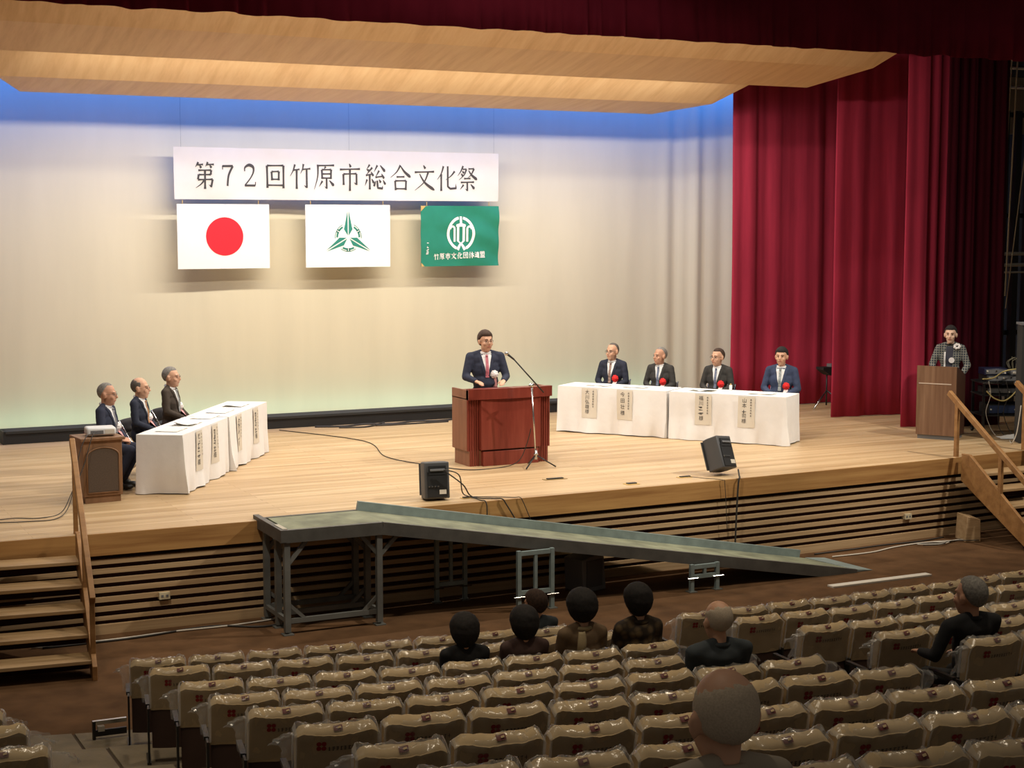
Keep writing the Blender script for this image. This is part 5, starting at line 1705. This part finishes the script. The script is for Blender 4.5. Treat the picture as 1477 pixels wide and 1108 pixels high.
def on_back(x, z, off):
    # find t on the back face with height z
    best = None
    for k in range(40):
        t = k / 39 * .42
        p = seat_point((x / .204 + 1) / 2, t, 0, .204, 0, 0)
        if best is None or abs(p[2] - z) < best[0]:
            best = (abs(p[2] - z), p[1])
    return (x, best[1] - off, z)


for k in range(4):
    a = math.pi / 4 + k * math.pi / 2; cx, cz = -.082 + .0175 * math.cos(a), .600 + .0175 * math.sin(a)
    N = 8
    mb.add([on_back(cx + .0125 * math.cos(2 * math.pi * i / N), cz + .0125 * math.sin(2 * math.pi * i / N), .004) for i in range(N)], [tuple(range(N))])
ME['mark'] = mb.mesh('clover_mark', M_mark, False, False)
mb = MB(); rr = random.Random(3)
x = -.048
for k in range(9):
    w = rr.uniform(.012, .017)
    for q in range(3):
        zz = .584 + (-.008, 0, .008)[q]; ww = rr.uniform(.4, 1) * w
        if rr.random() < .8:
            mb.add([on_back(x, zz - .0017, .004), on_back(x + ww, zz - .0017, .004), on_back(x + ww, zz + .0017, .004), on_back(x, zz + .0017, .004)], [(0, 1, 2, 3)])
    mb.add([on_back(x + w * .5 - .0014, .573, .004), on_back(x + w * .5 + .0014, .573, .004), on_back(x + w * .5 + .0014, .595, .004), on_back(x + w * .5 - .0014, .595, .004)], [(0, 1, 2, 3)])
    x += w + .005
ME['print'] = mb.mesh('printed_line', M_mark2, False, False)
mb = MB(); mb.grid(lambda u, v: (lambda p: (p[0], p[1] - .004, p[2] + .006))(seat_point(.45 + .11 * u, .42 + .12 * v, 0, .204, 0, .002)), 4, 4)
ME['tag'] = mb.mesh('seat_number_tag', M_tag, False, False)
mb = MB(); mb.grid(lambda u, v: (lambda p: (p[0], p[1] - .007, p[2] + .009))(seat_point(.50 + .04 * u, .45 + .04 * v, 0, .204, 0, .002)), 2, 2)
ME['tagw'] = mb.mesh('tag_window', M_seatc, False, False)
mb = MB(); mb.grid(lambda u, v: (lambda x: (x * .198, -.012 + .030 * v - .030 * (1 - x * x), .13 + .29 * v))(2 * u - 1), 10, 3)
mb.grid(lambda u, v: (lambda x: (x * .198, .012 + .030 * v - .030 * (1 - x * x), .13 + .29 * v))(2 * u - 1), 10, 3)
ME['shell'] = mb.mesh('back_shell', M_seatb, True, False)
mb = MB(); mb.box((-.19, .07, .20), (.19, .15, .56), Matrix.Rotation(R(6), 4, 'X')); ME['cushion'] = mb.mesh('seat_cushion', M_seatb, False)
mb = MB(); mb.box((-.185, .09, .14), (.185, .43, .212)); ME['cushion_down'] = mb.mesh('seat_cushion', M_seatb, False)
mb = MB(); mb.box((-.007, -.03, 0), (.007, .06, .42)); mb.box((-.014, -.03, 0), (.014, .20, .03)); ME['leg'] = mb.mesh('leg', M_seatl, False)
mb = MB(); mb.box((-.016, .075, .40), (.016, .32, .424)); mb.box((-.007, .04, .36), (.007, .11, .40)); ME['arm'] = mb.mesh('armrest', M_seatl, False)

seat_count = 0
ORD = ['first', 'second', 'third', 'fourth', 'fifth', 'sixth', 'seventh', 'eighth', 'ninth', 'tenth', 'eleventh']


OCC = {(2, 'middle block', 4), (2, 'middle block', 5), (2, 'middle block', 6), (2, 'middle block', 7), (0, 'middle block', 7), (4, 'middle block', 6), (9, 'middle block', 0), (4, 'block facing the walnut lectern', 0)}


def seat_at(i, a, block, first, last, open_l, open_r, k=-1):
    """seat of row i (0-based) centred at angle a on its arc"""
    global seat_count
    r = R1 + RD * i
    loc = (XC + r * math.sin(a), YC - r * math.cos(a), ZT[i] - SEAT_H)
    row = ORD[i] + ' row from stage'
    if first and open_l:
        lab = 'plastic-wrapped seat opening the ' + row + ', ' + block
    elif last and open_r:
        lab = 'plastic-wrapped seat closing the ' + row + ', ' + block
    else:
        lab = 'plastic-wrapped seat inside the ' + row + ', ' + block
    root = thing('theatre_seat', lab, 'seat', loc, a, 'wrapped seats, ' + row + ', ' + block)
    v = (seat_count * 7 + i) % VAR; seat_count += 1
    zero = (0, 0, 0)
    sc = random.uniform(.99, 1.01)
    cov = link('cloth_cover', ME['cover'][v], root); cov.scale = (sc, 1, random.uniform(.985, 1.012))
    link('clover_mark', ME['mark'], cov); link('printed_line', ME['print'], cov); tg = link('seat_number_tag', ME['tag'], cov)
    link('tag_window', ME['tagw'], cov)
    pl = link('plastic_cover', ME['plastic'][(v + 1) % VAR], root)
    if random.random() < .4:
        pl.scale = (-1, 1, 1)
    if first and open_l:
        link('plastic_flap', ME['plastic_l'][v], root)
    if last and open_r:
        link('plastic_flap', ME['plastic_r'][v], root)
    link('back_shell', ME['shell'], root); link('seat_cushion', ME['cushion_down' if (i, block, k) in OCC else 'cushion'], root)
    link('leg', ME['leg'], root, (-SP / 2, 0, 0)); link('armrest', ME['arm'], root, (-SP / 2, 0, 0))
    if last:
        link('leg', ME['leg'], root, (SP / 2, 0, 0)); link('armrest', ME['arm'], root, (SP / 2, 0, 0))
    return root


PHL = [-.216, -.212, -.207, -.203, -.199, -.195, -.191, -.1886, -.1863, -.1786, -.1766]
PHR = [-.070, -.0695, -.069, -.068, -.0672, -.0665, -.066, -.066, -.066]


def in_view(p, mx=60):
    v = Vector(p) - cam.location
    f_ = Vector((math.sin(R(26.5)), math.cos(R(26.5)), 0)); pit = math.atan(231 / 2300)
    F = Vector((f_.x * math.cos(pit), f_.y * math.cos(pit), -math.sin(pit))); Rt = Vector((math.cos(R(26.5)), -math.sin(R(26.5)), 0)); U = Rt.cross(F)
    z = v.dot(F)
    x = 738.5 + 2300 * v.dot(Rt) / z; y = 554 - 2300 * v.dot(U) / z
    return -mx < x < 1477 + mx and y < 1108 + 60 and z > 1


for i in range(10):
    r = R1 + RD * i
    cells = []
    for k in range(8):
        cells.append((PHL[i] + (k + .5) * SP / r, k))
    vis = [(a, k) for a, k in cells if in_view((XC + r * math.sin(a), YC - r * math.cos(a), ZT[i]), 110 if i > 5 else 60)]
    for a, k in vis:
        seat_at(i, a, 'middle block', k == 0, k == 7, True, True, k)
for i in range(9):
    r = R1 + RD * i
    for k in range(10):
        a = PHR[i] + (k + .5) * SP / r
        if in_view((XC + r * math.sin(a), YC - r * math.cos(a), ZT[i]), 55):
            seat_at(i, a, 'block facing the walnut lectern', k == 0, k == (8 if i == 0 else 9), True, True, k)
        if i == 0 and k == 8:
            break
# block on the other side of the tiled aisle
for i, xe in ((3, 1.40), (4, 1.38), (5, 1.33)):
    r = R1 + RD * i
    ae = math.asin((xe - XC) / r)
    for k in range(2):
        a = ae - (k + .5) * SP / r
        if in_view((XC + r * math.sin(a), YC - r * math.cos(a), ZT[i]), 70):
            seat_at(i, a, 'block beyond the tiled aisle', False, k == 0, False, True)

# ================================================================== AUDIENCE


def aud(i, px_x, y_off, ht_over_top, label, lateral=None, **kw):
    """person in row i at world X; faces the stage"""
    r = R1 + RD * i
    a = math.asin((px_x - XC) / r)
    p = Vector((XC + (r - y_off) * math.sin(a), YC - (r - y_off) * math.cos(a), ZT[i] - SEAT_H))
    kw.setdefault('face', False); kw.setdefault('shirt', False)
    kw.setdefault('hs', 1.08); kw.setdefault('shoulder', .92); kw.setdefault('build_', .93)
    kw.setdefault('arms', {sg: ((sg * .180, -.06, .20), (sg * .10, -.235, .15)) for sg in (-1, 1)})
    ht = SEAT_H + ht_over_top; sc_ = (ht - .35) / .815
    kw['shoulder'] *= .93 / sc_
    return person(label, p, a + math.pi, ht, seat=.26, foot=.40, voxel=.011, **kw)


M_tan = mat('jacket_tan', (.17, .11, .06), .9, noise_s=20)
M_plum = mat('jacket_plum', (.075, .042, .036), .9, noise_s=20)
aud(2, 4.54, .24, .25, 'audience member with short black hair and black top in the third row', jacket=M_dark, hair='bowl', hair_m=M_hairb, hs=1.06, woman=True)
aud(2, 4.98, .24, .27, 'audience member with dark hair and plum-brown top in the third row', jacket=M_plum, hair='bowl', hair_m=M_hairb, hs=1.06, woman=True)
w3 = aud(2, 5.42, .24, .37, 'audience member with round dark hair and tan top, pale scarf hanging behind', jacket=M_tan, hair='round', hair_m=M_hairb, hs=1.06, woman=True, collar=mat('scarf_pale', (.42, .33, .19), .9))
mb = MB(); mb.grid(lambda u, v: (.055 + .05 * (u - .5) * (1 + .4 * math.sin(3 * v)) + .012 * v, .135 + .02 * math.sin(v * 3) + .012 * math.sin(u * 3.1), .80 - .16 * v), 4, 8)
o = mb.build('scarf', mat('scarf_pale', (.42, .33, .19), .9), w3, True, fix=False); o.modifiers.new('t', 'SOLIDIFY').thickness = .008
aud(2, 5.86, .24, .385, 'audience member with dark hair in a floral brown top', jacket=M_floral, hair='bowl', hair_m=M_hairb, hs=1.06, woman=True, skin=M_skin, collar=M_floral)
aud(0, 5.95, .22, .24, 'audience member in the first row leaning to one side, dark hair', jacket=M_slate, hair='full', hair_m=M_hairbr, hs=1.0, head_yaw=.5, tilt=.18)
aud(4, 5.36, .22, .33, 'bald man in slate jacket, in the fifth row', jacket=M_slate, hair='side', hair_m=M_hairw, skin=M_skin, hs=1.05, shoulder=1.05, collar=M_slate)
aud(4, 7.25, .24, .31, 'grey-haired man in black jacket leaning on his armrest', jacket=M_dark, hair='short', hair_m=M_hairg, skin=M_skin3, hs=1.1, shoulder=1.1, collar=M_dark, head_yaw=.2,
    arms={-1: ((-.19, -.05, .21), (-.1, -.22, .16)), 1: ((.33, -.02, .21), (.33, -.22, .20))})
aud(9, 2.575, .24, .335, 'bald man with thin white hair and pale shirt in the tenth row', jacket=mat('shirt_cream', (.36, .31, .24), .9), hair='side', hair_m=M_hairw, skin=M_skin, hs=1.24, shoulder=1.0, collar=mat('shirt_cream', (.36, .31, .24), .9))
